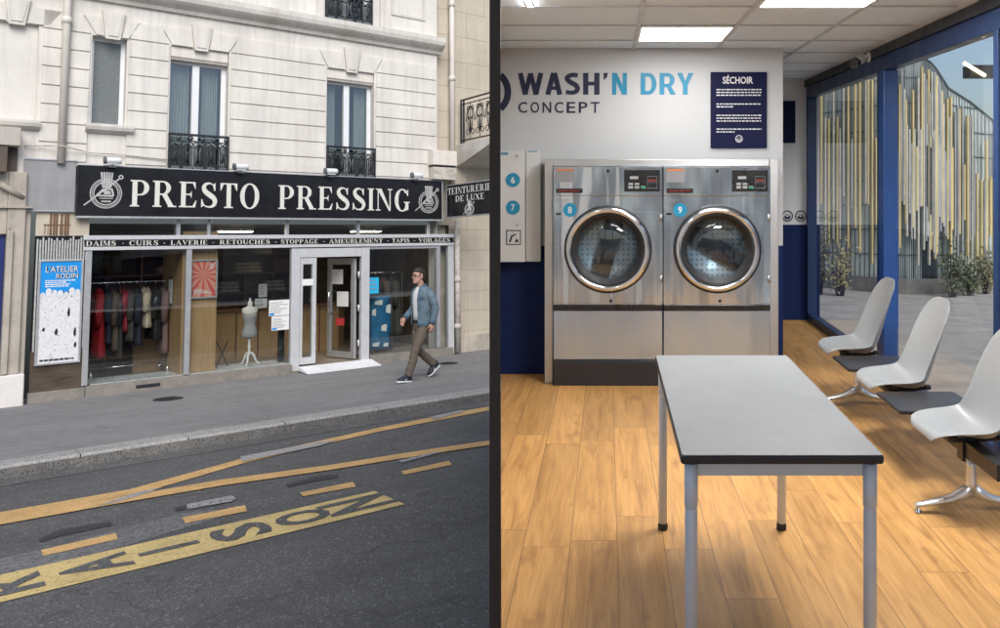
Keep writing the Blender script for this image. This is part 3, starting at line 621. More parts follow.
part(shop, 'plinth', pl, 'sill_stone', .01)
part(shop, 'threshold', MB().box(fA(290,370)+.004, fA(369,365)-.004, -.03, 3.8, -.05, .10), 'shop_floor')
part(shop, 'plinth_grille', MB().box(fA(136,385,-.1), fA(160,384,-.1), -.106, -.1005, .05, .10), 'iron_black')
tl = MB(); tx0, tx1 = fA(90,380), fA(290,370); n = 9
for i in range(n):
    for j in range(2):
        w = (tx1-tx0)/n; tl.box(tx0+w*i+.004, tx0+w*(i+1)-.004, .03+j*.36, .03+j*.36+.352, PL-.011, PL+.004)
part(shop, 'display_tiles', tl, 'tile_white')
# sidelight beside the door, and the door standing open into the shop
zd = fZ(330,257); s0, s1 = fA(299,310)+.005, fA(315.5,310)
m = MB(); zq = .13; q0, q1 = fA(302,310), fA(311.5,310)
m.box(s0, q0, -.03, .045, zq, zd-.01); m.box(q1, s1, -.03, .045, zq, zd-.01); m.box(q0, q1, -.03, .045, zq, zq+.12); m.box(q0, q1, -.03, .045, zd-.12, zd-.01)
sd = part(shop, 'sidelight', m, 'alu_white', .004); part(shop, 'pane', MB().box(q0, q1, .005, .015, zq+.12, zd-.12), 'shop_glass', sub=sd)
part(shop, 'notice', MB().box(q0-.015, q1+.01, -.036, -.031, fZ(306,285.5), fZ(306,279)), 'paper', sub=sd)
hx, hw = fA(357,310), .075; LD = fA(358,310)-s1; th = math.radians(77)
def leaf(d, t, z): return (hx-d*math.cos(th)-t*math.sin(th), hw+d*math.sin(th)-t*math.cos(th), z)
def lbox(mb, d0, d1, z0, z1, t0=-.025, t1=.025):
    vs = [leaf(d, t, z) for z in (z0, z1) for d, t in ((d0,t0),(d1,t0),(d1,t1),(d0,t1))]
    return mb.add(vs, [(3,2,1,0),(4,5,6,7),(0,1,5,4),(1,2,6,5),(2,3,7,6),(3,0,4,7)])
m = MB(); zf, zg = .12, zd-.03
lbox(m, 0, .10, zf, zg); lbox(m, LD-.10, LD, zf, zg); lbox(m, .10, LD-.10, zf, zf+.12); lbox(m, .10, LD-.10, zg-.12, zg)
dr = part(shop, 'door', m, 'alu', .003); part(shop, 'pane', lbox(MB(), .10, LD-.10, zf+.12, zg-.12, -.005, .005), 'shop_glass', sub=dr)
m = MB()
m.tube([leaf(LD-.14,.03,.95),leaf(LD-.14,.09,.97),leaf(LD-.14,.09,1.35),leaf(LD-.14,.03,1.37)], .014, 8); part(shop, 'handle', m, 'chrome', sub=dr)
for d0, d1, z0, z1, mt in ((LD-.45,LD-.12,1.50,1.78,'paper'),(LD-.62,LD-.28,1.08,1.36,'paper'),(LD-.5,LD-.25,.72,.86,'red_card')): part(shop, 'notice', lbox(MB(), d0, d1, z0, z1, .007, .010), mt, sub=dr)
m = MB()
for z in (.35, 1.0, 1.62): m.tube([(hx+.03,-.005,z),(hx+.03,-.005,z+.12)], .02, 8)
part(shop, 'hinge', m, 'alu_white')
# strip of services
st_ = thing('service_strip', 'narrow black strip listing the services in small white capitals above the windows', 'sign', (fA(84,243),0,z2_), 'L')
part(st_, 'board', MB().box(fA(84,243), fA(452,243), -.045, .05, z2_+.003, z3_-.003), 'sign_black')
m = MB(); zz0, zz1 = z2_+(z3_-z2_)*.14, z2_+(z3_-z2_)*.86
for txt, xa, xb in (('DAIMS',86,116),('-',122,124),('CUIRS',129,158.5),('-',163,165.5),('LAVERIE',170.5,207.5),('-',212,214.5),('RETOUCHES',219.5,270),('-',274.5,277),('STOPPAGE',280.5,318),('-',322.5,325),('AMEUBLEMENT',329,382.5),('-',386.5,389),('TAPIS',392,409.5),('-',413,415.5),('VOILAGES',418.5,450)):
    p, q = fA(xa,243,-.045), fA(xb,243,-.045); m.sheet(serif(txt, .09), lambda x, y, k: (p+(q-p)*x, -.049-k, zz0+(zz1-zz0)*y))
part(st_, 'lettering', m, 'letter_ivory')
# stone-clad pilaster left of the windows
pil = thing('clad_pilaster', 'dark polished stone pilaster with thin white stripes modelled as reflections behind the blue poster', 'pilaster', (fA(30,390),0,0), 'L')
a0, a1 = fA(29,380,-.02), fA(83.5,380,-.02)
part(pil, 'base_stone', MB().box(a0-.02, a1+.01, -.10, .02, -.05, .15), 'sill_stone', .01)
part(pil, 'lower_slab', MB().box(a0, a1, -.035, .02, .151, fZ(55,350)), 'marble_brown')
part(pil, 'shaft', MB().box(a0, a1, -.025, .02, fZ(55,350)+.003, fZ(55,236)), 'sign_black')
m = MB(); n = 19; top = fZ(55,236); lo = fZ(55,266)  # reflections in the polish, built as pale stripes, tan panel and dark bars
for i in range(n):
    x = a0+.03+(a1-a0-.06)*i/(n-1); dz = random.uniform(-.05, .03)
    m.box(x-.011, x+.011, -.032, -.026, fZ(55,352), top+dz-.02)
part(pil, 'reflected_stripes', m, 'letter_silver')
part(pil, 'head_reflection', MB().box(a0, a1, -.018, .02, top+.003, zl-.03), 'stone_tan')
m = MB()
for i, x in enumerate((.25,.31,.36,.45,.52,.57)): m.box(a0+(a1-a0)*x, a0+(a1-a0)*x+.03, -.022, -.0185, top+.01, zl-.05)
for i in range(9): m.box(a0+(a1-a0)*(.16+.055*i), a0+(a1-a0)*(.16+.055*i)+.008, -.026, -.0225, top+.02, top+.16)
m.box(a0+(a1-a0)*.14, a0+(a1-a0)*.64, -.027, -.0265, top+.16, top+.175)
part(pil, 'head_reflected_bars', m, 'wood_dark')
# framed posters
def poster(name, lab, x0, x1, y0, y1, w, fmat='alu', fr=.035):
    a0, a1 = fA(x0,(y0+y1)/2,w), fA(x1,(y0+y1)/2,w); xm = (x0+x1)/2; z0, z1 = fZ(xm,y1,w), fZ(xm,y0,w)
    t = thing(name, lab, 'poster', ((a0+a1)/2, w, z0+(z1-z0)*.62), 'L')
    m = MB(); d = .03
    m.box(a0, a1, w-.012, w+d, z0, z0+fr); m.box(a0, a1, w-.012, w+d, z1-fr, z1); m.box(a0, a0+fr, w-.012, w+d, z0+fr, z1-fr); m.box(a1-fr, a1, w-.012, w+d, z0+fr, z1-fr)
    part(t, 'frame', m, fmat, .004); return t, a0+fr, a1-fr, z0+fr, z1-fr
t, a0, a1, z0, z1 = poster('framed_poster', 'tall blue and white exhibition poster in a metal frame on the dark pilaster', 36.5, 82, 259.5, 364, -.06, fr=.03)
zc = z0+(z1-z0)*.66
part(t, 'sheet', MB().box(a0, a1, -.055, -.033, z0, zc), 'poster_art'); 
bl = MB(); xs = [a0+(a1-a0)*i/24 for i in range(25)]; r = random.Random(3)
bl.box(a0, a1, -.0575, -.0552, zc-.01, z1)
part(t, 'blue_field', bl, 'poster_blue')
W_ = a1-a0; H_ = z1-z0; pts = [(a0, zc-.012)]
for k in range(7):                        # heads of a crowd against the blue
    cx_ = a0+W_*(k+.5)/7; hr = W_/14*(.8+.2*(k % 2)); zh_ = zc+.02+.05*((k*3) % 4)/3
    pts += [(cx_-W_/14.2, zc-.004+.01*(k % 2))]+[(cx_+hr*math.cos(q), zh_+hr*1.1*math.sin(q)) for q in [PI-PI*i_/8 for i_ in range(9)]]+[(cx_+W_/14.2, zc-.004+.01*(k % 2))]
pts += [(a1, zc-.012)]
part(t, 'crowd', MB().prism(pts, -.0582, -.0577), 'poster_art')
m = MB()
m.sheet(sans("L'ATELIER", .03), lambda x, y, k: (a0+W_*(.14+.80*x), -.060-k, z1-H_*.105+H_*.06*y)); m.sheet(sans("RODIN", .03), lambda x, y, k: (a0+W_*(.40+.54*x), -.060-k, z1-H_*.170+H_*.05*y))
part(t, 'title', m, 'ink')
m = MB(); m.sheet(sans("L'ATELIER", .0), lambda x, y, k: (a0+W_*(.12+.80*x), -.063-k, z1-H_*.105+H_*.06*y)); m.sheet(sans("RODIN", .0), lambda x, y, k: (a0+W_*(.38+.54*x), -.063-k, z1-H_*.170+H_*.05*y))
words(m, a0+W_*.12, a0+W_*.94, z1-H_*.185, [.9,.62,.75,.7], H_*.011, H_*.019, -.060, 4)
part(t, 'small_print', m, 'paper')
m = MB(); words(m, a0+W_*.06, a0+W_*.94, z0+H_*.035, [.95], H_*.018, .1, -.058, 5); part(t, 'bottom_print', m, 'poster_ink')
for fx, fy, sx, sy in ((.2,.69,.04,.012),(.34,.70,.05,.014),(.55,.69,.05,.013),(.70,.69,.04,.012),(.73,.49,.03,.05),(.44,.30,.035,.035),(.9,.29,.03,.05),(.13,.33,.03,.02),(.92,.16,.03,.03)):
    m = MB().face([(a0+W_*(fx+sx*math.cos(k*PI/4)*(1+.3*(k%3))), -.058, z0+H_*(fy+sy*.8*math.sin(k*PI/4)*(1+.3*((k+1)%2)))) for k in range(8)]); part(t, 'figure', m, 'poster_ink')
# ---------------------------------------------------------------- street: inside the shop
SX0, SX1, SD = fA(85,300)-.05, fA(452,300)-.02, 3.9
sh = MB()
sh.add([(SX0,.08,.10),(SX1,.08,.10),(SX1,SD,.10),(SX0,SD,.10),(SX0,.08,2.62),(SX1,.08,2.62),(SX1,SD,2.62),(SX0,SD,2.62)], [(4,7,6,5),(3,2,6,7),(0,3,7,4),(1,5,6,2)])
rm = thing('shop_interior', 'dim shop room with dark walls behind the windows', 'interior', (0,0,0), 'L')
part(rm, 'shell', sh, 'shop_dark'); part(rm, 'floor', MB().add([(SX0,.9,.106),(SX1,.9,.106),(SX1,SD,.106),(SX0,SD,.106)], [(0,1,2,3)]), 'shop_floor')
col = thing('wood_partition', 'pale oak partition box between the two windows with the red poster on it', 'partition', (fA(190,370,.12),.12,PL), 'L')
c0, c1 = fA(176.5,330,.35), fA(216,330,.11)
part(col, 'panel', MB().box(c0, c1, .11, 1.3, PL+.006, 2.5), 'wood_shop', .004)
pc = MB(); pw = .55; pc.box(c0-.02, c0-.001, pw, pw+.30, 1.25, 1.75); part(col, 'picture_frame', pc, 'wood_dark'); part(col, 'picture', MB().box(c0-.024, c0-.0205, pw+.04, pw+.26, 1.30, 1.70), 'paper')
t, a0, a1, z0, z1 = poster('framed_poster', 'small red and pink sunburst poster hung on the oak partition', 190, 217.5, 259.5, 298.5, .07, fr=.03)
part(t, 'sheet', MB().box(a0, a1, .075, .098, z0, z1), 'poster_rays')
m = MB(); words(m, a0+.03, a1-.02, z0+.12, [.5,.7,.9], .014, .024, .073, 9); words(m, a1-.10, a1-.03, z1-.04, [1,1,1], .02, .035, .073, 2); part(t, 'small_print', m, 'paper')
def shelving(name, lab, x0, x1, w, zt, shelves, mat='wood_dark', depth=.4):
    t = thing(name, lab, 'shelf', ((x0+x1)/2, w, .106), 'L'); n = 3
    m = MB()
    for i in range(n+1): x = x0+(x1-x0)*i/n; m.box(x-.015, x+.015, w, w+depth, .107, zt)
    part(t, 'upright', m, mat)
    for z in shelves: part(t, 'shelf', MB().box(x0+.016, x1-.016, w+.01, w+depth, z, z+.025), mat)
    part(t, 'back_panel', MB().box(x0, x1, w+depth+.001, w+depth+.015, .107, zt), mat); return t
shelving('wall_shelving', 'dark wooden shelving behind the coat rail', SX0+.15, fA(176,300,1.6), 1.75, 2.45, (1.35,1.75,2.1))
shelving('wall_shelving', 'dark wooden shelving on the back wall behind the shop counter', fA(216,300,3.3), fA(300,300,3.3), 3.3, 2.5, (.9,1.3,1.7,2.1))
ct_ = thing('shop_counter', 'long oak shop counter behind the dress form', 'counter', (fA(255,350,2.0),2.0,.106), 'L')
k0, k1 = fA(214,350,1.9), fA(335,350,2.1)
part(ct_, 'front', MB().box(k0, k1, 1.95, 1.99, .107, 1.02), 'wood_shop'); part(ct_, 'worktop', MB().box(k0-.03, k1+.03, 1.9, 2.5, 1.021, 1.06), 'wood_dark', .005)
m = MB()
for i in range(1, 6): x = k0+(k1-k0)*i/6; m.box(x-.012, x+.012, 1.935, 1.9495, .12, 1.01)
part(ct_, 'batten', m, 'wood_dark')
for i, (x, y, w, lab) in enumerate(((235,227,1.2,'lit ceiling lamp behind the transom glass, left of the door'),(366,231,1.2,'lit ceiling lamp behind the transom glass, over the door side'))):
    a = fA(x,y,w); z = 2.60
    t = thing('ceiling_lamp', lab, 'lamp', (a,w,2.5), 'L', 0, 'lit lamps in the shop'); part(t, 'housing', MB().box(a-.32, a+.32, w-.09, w+.09, 2.535, 2.6), 'lamp_white', .005); part(t, 'diffuser', MB().box(a-.3, a+.3, w-.07, w+.07, 2.515, 2.534), 'shop_lamp')
t = thing('oak_panel', 'pale oak cupboard front low behind the coats at the right', 'cupboard', (fA(150,350,1.5),1.5,.106), 'L')
part(t, 'front', MB().box(fA(133,350,1.45), fA(176,350,1.45), 1.45, 1.5, .107, fZ(150,328,1.45)), 'wood_shop', .004); part(t, 'top', MB().box(fA(133,350,1.45)-.02, fA(176,350,1.45), 1.43, 1.72, fZ(150,328,1.45)+.002, fZ(150,328,1.45)+.03), 'wood_dark')
# hats on the shelf
pm('straw', (.42,.33,.17), .8, var=.2, scale=30); pm('felt', (.20,.15,.10), .9, var=.2)
for x, y, w, r, mt, lab in ((115,276,1.85,.17,'straw','round straw hat on the shelf above the coats'),(161,262,1.85,.15,'felt','tan felt hat on the upper shelf near the oak partition')):
    a = fA(x,y,w); z = {276:1.376,262:1.776}[y]
    t = thing('hat', lab, 'hat', (a,w,z), 'L'); part(t, 'brim', MB().lathe([(r*.55,.0),(r,.005),(r,.015),(r*.55,.02)], (0,0,0), 20), mt, local=True); part(t, 'crown', MB().lathe([(r*.6,.018),(r*.58,.09),(r*.45,.13),(.001,.125)], (0,0,0), 20), mt, local=True)
# bundles wrapped on the shelf behind the counter
pm('linen', (.42,.36,.27), .9, var=.25); pm('plastic', (.30,.31,.31), .3, var=.3)
for i, (x, w, z, sx, mt, lab) in enumerate(((248,3.42,1.726,.30,'linen','cream folded linen bundle on the back shelf above the dress form'),(262,3.45,2.126,.24,'linen','cream folded bundle on the top back shelf over the counter'),(228,3.42,1.326,.25,'plastic','grey wrapped bundle on the back shelf at the partition end'),(274,3.42,1.326,.26,'plastic','grey wrapped bundle on the back shelf beside the black post'))):
    a = fA(x,270,w); m = MB()
    for k in range(3): m.loft([[(sx*math.cos(t_)*s*(1-.05*k), .16*math.sin(t_)*s, .075*k+zz) for t_ in [2*PI*j/14 for j in range(14)]] for s, zz in ((.85,0),(1,.02),(1,.05),(.85,.072))])
    single('linen_bundle', lab, 'bundle', m, mt, (0,0,0), 'L').matrix_world = ML @ Matrix.Translation((a,w,z))
# rail of coats
wR = .95; zr = fZ(128,282,wR); r0, r1 = fA(91,283,wR), fA(166,283,wR)
cr = thing('clothes_rail', 'chrome clothes rail on castors in the left window', 'clothes rail', ((r0+r1)/2,wR,.17), 'L')
part(cr, 'rail', MB().tube([(r0,wR,.28),(r0,wR,zr),(r1,wR,zr),(r1,wR,.28)], .014, 10), 'chrome')
for a in (r0, r1): part(cr, 'foot', MB().tube([(a,wR-.25,.26),(a,wR+.25,.26)], .014, 8).ell((a,wR-.25,.215),.03,.02,.04,10,6).ell((a,wR+.25,.215),.03,.02,.04,10,6), 'chrome')
part(cr, 'lower_bar', MB().tube([(r0,wR,.30),(r1,wR,.30)], .012, 8), 'chrome')
pm('cloth_red', (.40,.012,.02), .8, var=.25, scale=4, stretch=(3,1,.6)); pm('cloth_navy', (.018,.022,.04), .85, var=.3); pm('cloth_grey', (.06,.055,.05), .9, var=.3); pm('cloth_black', (.012,.012,.013), .5, var=.4)
pm('leather', (.014,.014,.015), .28, var=.3, bump=.6, bscale=25); pm('fur', (.52,.44,.33), .95, var=.25, scale=25, bump=1, bscale=60); pm('cloth_pink', (.17,.105,.10), .85, var=.2); pm('cloth_crimson', (.24,.015,.03), .6, var=.3); pm('cloth_brown', (.10,.07,.055), .9, var=.3)
def garment(a0, a1, yt, yb, xm, mat, lab, seed, name='hanging_coat', width=.23):
    r = random.Random(seed); c = (a0+a1)/2; h = max(.06, (a1-a0)*.62); zb = max(.36, fZ(xm,yb,wR)); zt = zr-.07
    t = thing(name, lab, 'coat', (c,wR,zr), 'L', 0, 'coats hung on the chrome rail'); secs = []; n = 26; L_ = zt-zb
    for i in range(13):
        u = i/12; z = zt-L_*u; g = min(1, u*7+.18); fl = .9+.25*u
        ph = r.uniform(0, 6); secs.append([(c+h*fl*math.cos(t_)*(g**.5)*(1+.16*math.sin(5*t_+u*3+seed)*(.3+u)), wR+width*g*(.9+.18*u)*math.sin(t_)*(1+.05*math.sin(7*t_+seed)), z-.10*abs(math.sin(t_))*(1 if u < .2 else .0)*(1-g*.4)) for t_ in [2*PI*k/n for k in range(n)]])
    part(t, 'body', MB().loft(secs), mat)
    sl = MB()
    for s in (-1, 1): sl.tube([(c-h*.2,wR+s*width*.85,zt-.12),(c-h*.5,wR+s*width*1.05,zt-L_*.3),(c-h*.55,wR+s*width*1.0,zt-min(.62,L_*.62))], [.06,.065,.05], 10)
    part(t, 'sleeve', sl, mat)
    part(t, 'hanger', MB().tube([(c,wR,zt),(c,wR,zr+.0),(c,wR+.018,zr+.02),(c,wR+.03,zr)], .005, 6), 'chrome')
for i, g in enumerate(((94,103.5,285,357,'cloth_red','long bright red coat hanging at the left end of the rail'),(104,110,288,343,'cloth_navy','dark navy coat hanging beside the long red one'),(110.5,116.5,288,350,'cloth_brown','brown grey coat hanging between the navy coat and the long black coat'),(117,120,290,358,'cloth_black','long black coat hanging just left of the short crimson jacket'),(120.3,125,286,331,'cloth_crimson','shiny crimson jacket hanging in the middle of the rail'),(125.5,132.5,288,340,'cloth_grey','charcoal coat hanging right of the crimson jacket'),(133,140.5,290,345,'cloth_navy','dark blue coat hanging left of the cream fur jacket'),(141,149,287,327,'fur','cream fur jacket hanging on the right half of the rail'),(149.5,160,290,338,'leather','glossy black leather jacket hanging right of the cream fur'),(161,165,290,352,'cloth_pink','dusty pink coat hanging at the right end of the rail'))):
    xa, xb = fA(g[0],310,wR), fA(g[1],310,wR); garment(xa, xb, g[2], g[3], (g[0]+g[1])/2, g[4], g[5], i+1)
wC = .9
for i, (x0, x1, yb, mt, lab) in enumerate(((388,398,335,'cloth_grey','grey coat hanging in the right window behind the walking man'),(380,387,320,'cloth_brown','brown coat hanging in the right window behind the blue cloth bag'),(372,379,318,'cloth_navy','navy coat hanging in the right window behind the blue paper'))):
    garment(fA(x0,300,wR), fA(x1,300,wR), 0, yb, (x0+x1)/2, mt, lab, 20+i)
q0, q1 = fA(368,283,wR), fA(402,283,wR)
cr2 = thing('clothes_rail', 'chrome clothes rail in the right window behind the walking man', 'clothes rail', ((q0+q1)/2,wR,.17), 'L')
part(cr2, 'rail', MB().tube([(q0,wR,.19),(q0,wR,zr),(q1,wR,zr),(q1,wR,.19)], .014, 10), 'chrome')
# dress form
wM = .34; am = fA(249.5,330,wM); kz = PL+.006; Hm = fZ(249.5,298,wM)-kz
df = thing('dress_form', 'grey dress form with cream shoulders on a white tripod stand', 'dress form', (am,wM,kz), 'L')
s_ = Hm/1.45
pm('form_grey', (.34,.335,.335), .9, var=.12, scale=40); pm('form_cream', (.62,.58,.54), .7); pm('stand_white', (.72,.72,.71), .35)
def ring_(z, rx, ry, dx=0): return [(rx*s_*math.cos(t_)+dx, ry*s_*math.sin(t_), z*s_) for t_ in [2*PI*k/28 for k in range(28)]]
part(df, 'torso', MB().loft([ring_(*q) for q in ((.60,.145,.11),(.62,.165,.125),(.70,.165,.13),(.78,.145,.11),(.86,.118,.095),(.94,.125,.10),(1.02,.15,.125),(1.06,.155,.13),(1.10,.15,.12))]), 'form_grey', local=True)
part(df, 'shoulders', MB().loft([ring_(*q) for q in ((1.09,.148,.118),(1.14,.165,.105),(1.20,.175,.09),(1.235,.15,.08),(1.26,.07,.06),(1.29,.05,.05),(1.35,.046,.046),(1.36,.04,.04))]), 'form_cream', local=True)
part(df, 'neck_cap', MB().lathe([(.042*s_,1.361*s_),(.044*s_,1.375*s_),(.018*s_,1.385*s_),(.02*s_,1.41*s_),(.024*s_,1.43*s_),(.001,1.45*s_)], (0,0,0), 16), 'stand_white', local=True)
part(df, 'pole', MB().lathe([(.035*s_,.22*s_),(.04*s_,.26*s_),(.022*s_,.30*s_),(.034*s_,.40*s_),(.022*s_,.48*s_),(.03*s_,.53*s_),(.02*s_,.60*s_)], (0,0,0), 16), 'stand_white', local=True)
for k in range(3):
    t_ = PI/2+2*PI*k/3+.5; part(df, 'leg', MB().tube([(r*s_*math.cos(t_), r*s_*math.sin(t_), z*s_) for r, z in ((.0,.25),(.05,.255),(.10,.21),(.13,.12),(.17,.05),(.21,.02),(.225,.022))], [.026*s_,.028*s_,.026*s_,.022*s_,.02*s_,.022*s_,.02*s_], 10), 'stand_white', local=True)
# papers, black post, blue cloth bag
def sheet(lab, x0, x1, y0, y1, w, rows, mat='paper', blue=True):
    a0, a1 = fA(x0,(y0+y1)/2,w), fA(x1,(y0+y1)/2,w); xm = (x0+x1)/2; z0, z1 = fZ(xm,y1,w), fZ(xm,y0,w)
    t = thing('notice', lab, 'notice', ((a0+a1)/2,w,z0), 'L'); part(t, 'sheet', MB().box(a0, a1, w-.002, w+.002, z0, z1), mat)
    if rows:
        m = words(MB(), a0+.02, a1-.02, z1-.04, [random.uniform(.5, 1) for _ in range(rows)], (z1-z0)/rows*.28, (z1-z0-.06)/rows, w-.0035, int(x0)); part(t, 'print', m, 'ink_grey')
        if blue: part(t, 'stamp', MB().box(a0+.01, a0+.09, w-.0042, w-.0036, z0+.01, z0+.045), 'poster_blue')
    return t
sheet('white notice taped inside the glass, upper one of the pair near the door', 269, 289.3, 300, 315.5, .006, 6); sheet('white notice with blue heading, lower one of the pair near the door', 271.5, 289, 316, 330, .008, 7)
sheet('small grey price sheet hanging inside, upper one behind the dress form', 258.5, 267, 284, 297, 1.2, 5, blue=False); sheet('small grey price sheet hanging inside, lower one behind the dress form', 255, 267, 298.5, 308, 1.2, 4, blue=False)
sheet('bright blue paper on the glass of the right window', 369.2, 378.7, 277.5, 293.5, .006, 3, 'cyan_paper', False)
a = fA(281.5,345,.3); single('black_post', 'slim square black post standing behind the white notices', 'post', MB().box(a-.045, a+.045, .28, .37, PL+.005, fZ(281,300,.3)), 'iron_black', (a,.32,PL), 'L', bevel=.004)
a0, a1 = fA(370,320,.3), fA(391,320,.3); z0, z1 = fZ(380,350,.3), fZ(380,296,.3)
t = thing('cloth_bag', 'blue cloth laundry bag with white patches in the right window', 'bag', ((a0+a1)/2,.3,PL), 'L'); m = MB()
m.loft([[(a0+(a1-a0)*(.5+(.5-.03*math.sin(u*9))*math.cos(t_)), .34+.09*math.sin(t_)*(1+.15*math.sin(6*t_+u*8)), PL+.05+(z1-PL-.05)*u) for t_ in [2*PI*k/28 for k in range(28)]] for u in [i/10 for i in range(11)]]); part(t, 'body', m, 'blue_cloth')
m = MB()
for fx, fy, sx, sy in ((.35,.88,.2,.05),(.83,.75,.12,.09),(.6,.40,.14,.07),(.15,.7,.1,.07),(.25,.10,.18,.04),(.7,.08,.12,.04)):
    ya = .34-.09*math.sqrt(max(0, 1-(2*fx-1)**2))-.022; m.face([(a0+(a1-a0)*(fx+sx*p), ya+abs(p)*.01, PL+.05+(z1-PL-.05)*(fy+sy*q)) for p, q in ((-1,-.7),(.8,-1),(1,.8),(.2,1),(-.9,.6))])
part(t, 'patch', m, 'paper'); part(t, 'stand', MB().tube([(a0-.01,.30,PL+.006),(a0-.01,.30,z1),(a1+.01,.30,z1),(a1+.01,.30,PL+.006)], .012, 8), 'iron_glint')
t = thing('folding_stool', 'thin black folding stand on the display floor left of the dress form', 'stand', (fA(222,360,.5),.5,PL), 'L'); a = fA(222,360,.5)
for s in (-1, 1): part(t, 'leg', MB().tube([(a-s*.09,.5+s*.02,PL+.006),(a+s*.10,.5+s*.02,PL+.45)], .009, 6), 'iron_black')
# ramp at the door
rp = MB(); a0, a1 = fA(297,366), fA(369,362); n = 22
rp.prism([(-.04,.10),(-.05,.10),(-.46,.025),(-.46,.008),(-.05,.03)], a0, a1+.02, 'x')
bp = rp
for i in range(n):
    for j in range(4): x = a0+.06+(a1-a0-.1)*i/(n-1)+(.02 if j % 2 else 0); w = -.10-.09*j; z = .10-(-w-.05)/.41*.075+.001; bp.prism([(x-.018,w),(x,w-.022),(x+.018,w),(x,w+.022)], z-.003, z+.006, 'z')
t = thing('door_ramp', 'white metal tread-plate ramp on the pavement at the shop door', 'ramp', ((a0+a1)/2,-.2,0), 'L'); part(t, 'plate', rp, 'frame_white')
t = thing('meter_box', 'stacked cream wall boxes with a rusty cover above the end of the sign', 'box', (fA(441,165),0,ST+.02), 'L')
a0, a1 = fA(432,165,-.16), fA(455,165,-.16); zm = ST+.30
part(t, 'lower_box', MB().box(a0, a1, -.22, .04, ST+.03, zm-.02), 'pipe_peeling', .01); part(t, 'upper_box', MB().box(a0-.02, a1, -.24, .04, zm+.02, zm+.32), 'pipe_cream', .01); part(t, 'gap', MB().box(a0+.01, a1-.01, -.21, .04, zm-.019, zm+.019), 'ink')
# ---------------------------------------------------------------- street: the buildings on either side
wN = .22
nb = thing('corner_building', 'plain beige stone building with a balcony right of the dry cleaner', 'building', (AR,0,0), 'L')
m = MB(); NX = AR+4.2
m.add([(AR,wN,-.1),(NX,wN,-.1),(NX,wN,WT+.6),(AR,wN,WT+.6),(NX,wN+6,-.1),(NX,wN+6,WT+.6)], [(0,1,2,3),(1,4,5,2)])
z = .0; k = 0; aj = fA(456,300,wN-.02)
hs = (.42,.42,.40,.44,.42,.42,.42,.42,.55,.55,.55,.55,.55,.55,.55,.55,.55,.55)
for h in hs:
    if z+h > WT: break
    cuts = [AR+.004]+[aj+.3+.9*i+(.45 if k % 2 else 0) for i in range(5)]
    for p, q in zip(cuts, cuts[1:]): m.box(p+.003, min(q, NX)-.003, wN-.008, wN-.001, z+.003, z+h-.003)
    z += h; k += 1
part(nb, 'wall', m, 'stone_tan')
part(nb, 'wall_base', MB().box(AR+.01, NX, wN-.06, wN-.021, -.05, .34), 'stone_dirty', .01)
bx0_ = fA(457,160,wN-.05); bz0, bz1 = fZ(458,172,wN), fZ(457,145,wN); bw = -1.15
part(nb, 'balcony_slab', MB().prism([(wN,bz0+.10),(wN-.3,bz0+.17),(bw+.1,bz1-.12),(bw,bz1-.09),(bw,bz1),(wN,bz1)], bx0_, bx0_+3, 'x'), 'stone_trim', .008)
rl = MB(); rx = bx0_+.06; rz0, rz1 = bz1+.06, bz1+.95
rl.box(rx-.015, rx+.015, bw+.06, wN-.12, rz1-.03, rz1); rl.box(rx-.01, rx+.01, bw+.06, wN-.12, rz0, rz0+.025); rl.box(rx-.01, rx+.01, bw+.06, wN-.12, rz1-.12, rz1-.10)
for w in (wN-.14, wN-.24, bw+.06): rl.box(rx-.014, rx+.014, w, w+.028, bz1, rz1)
for i in range(3):
    c = wN-.30-.36*i-.18
    for s in (-1, 1):
        rl.tube([(rx, c+s*(.16-.15*(t_/12))*math.cos(t_*.55)*1.0, (rz0+rz1)/2-.05+.36*math.sin(t_*.55)*(1-.5*t_/12)) for t_ in range(13)], .009, 5)
        rl.tube([(rx, c+s*.09+.055*math.cos(t_), rz0+.17+.055*math.sin(t_)) for t_ in [2*PI*i_/10 for i_ in range(10)]], .009, 5, True)
        rl.tube([(rx, c+s*.08+.045*math.cos(t_), rz1-.22+.045*math.sin(t_)) for t_ in [2*PI*i_/10 for i_ in range(10)]], .009, 5, True)
        rl.ell((rx, c+s*.06, (rz0+rz1)/2+.02), .012, .035, .035, 8, 6)
    rl.tube([(rx, c, rz0), (rx, c, rz1-.12)], .008, 5)
rl.box(bx0_+.06, bx0_+2.9, bw+.045, bw+.075, rz1-.03, rz1); rl.box(bx0_+.06, bx0_+2.9, bw+.05, bw+.07, rz0, rz0+.025)
for i in range(24): rl.box(bx0_+.15+.12*i, bx0_+.166+.12*i, bw+.052, bw+.068, rz0+.026, rz1-.031)
part(nb, 'balcony_railing', rl, 'iron_black')
pipe('drainpipe', 'cream drainpipe high on the wall between the two buildings beside the balcony', fA(452,60,.10), .10, SB+.55, WT, .055, 'pipe_cream', [fZ(453,79,.10), fZ(453,79,.10)+1.6])
pipe('drainpipe', 'old drainpipe with flaking paint at street level under the projecting sign', fA(457.5,300,.02), .02, .03, SB-.02, .06, 'pipe_peeling', [.55, 1.5])
lb = thing('neighbour_shopfront', 'weathered stone doorway with blue door and brown fascia at the left edge', 'shop front', (fA(10,400),-.1,0), 'L')
e0, e1 = fA(3.5,300,-.12), fA(27.5,300,-.06)
part(lb, 'pilaster', MB().box(e0, fA(22,300,-.12), -.12, .2, .45, fZ(12,172,-.1)).box(fA(22,300,-.12)+.003, e1, -.05, .2, 0, fZ(12,172,-.1)), 'stone_dirty', .012)
m = MB(); 
for d, x in ((.03, 6.5), (.055, 10)): m.box(e0, fA(x,300,-.12), -.12-d, -.1205, .46, fZ(8,226+ (x-6)*1.2,-.12))
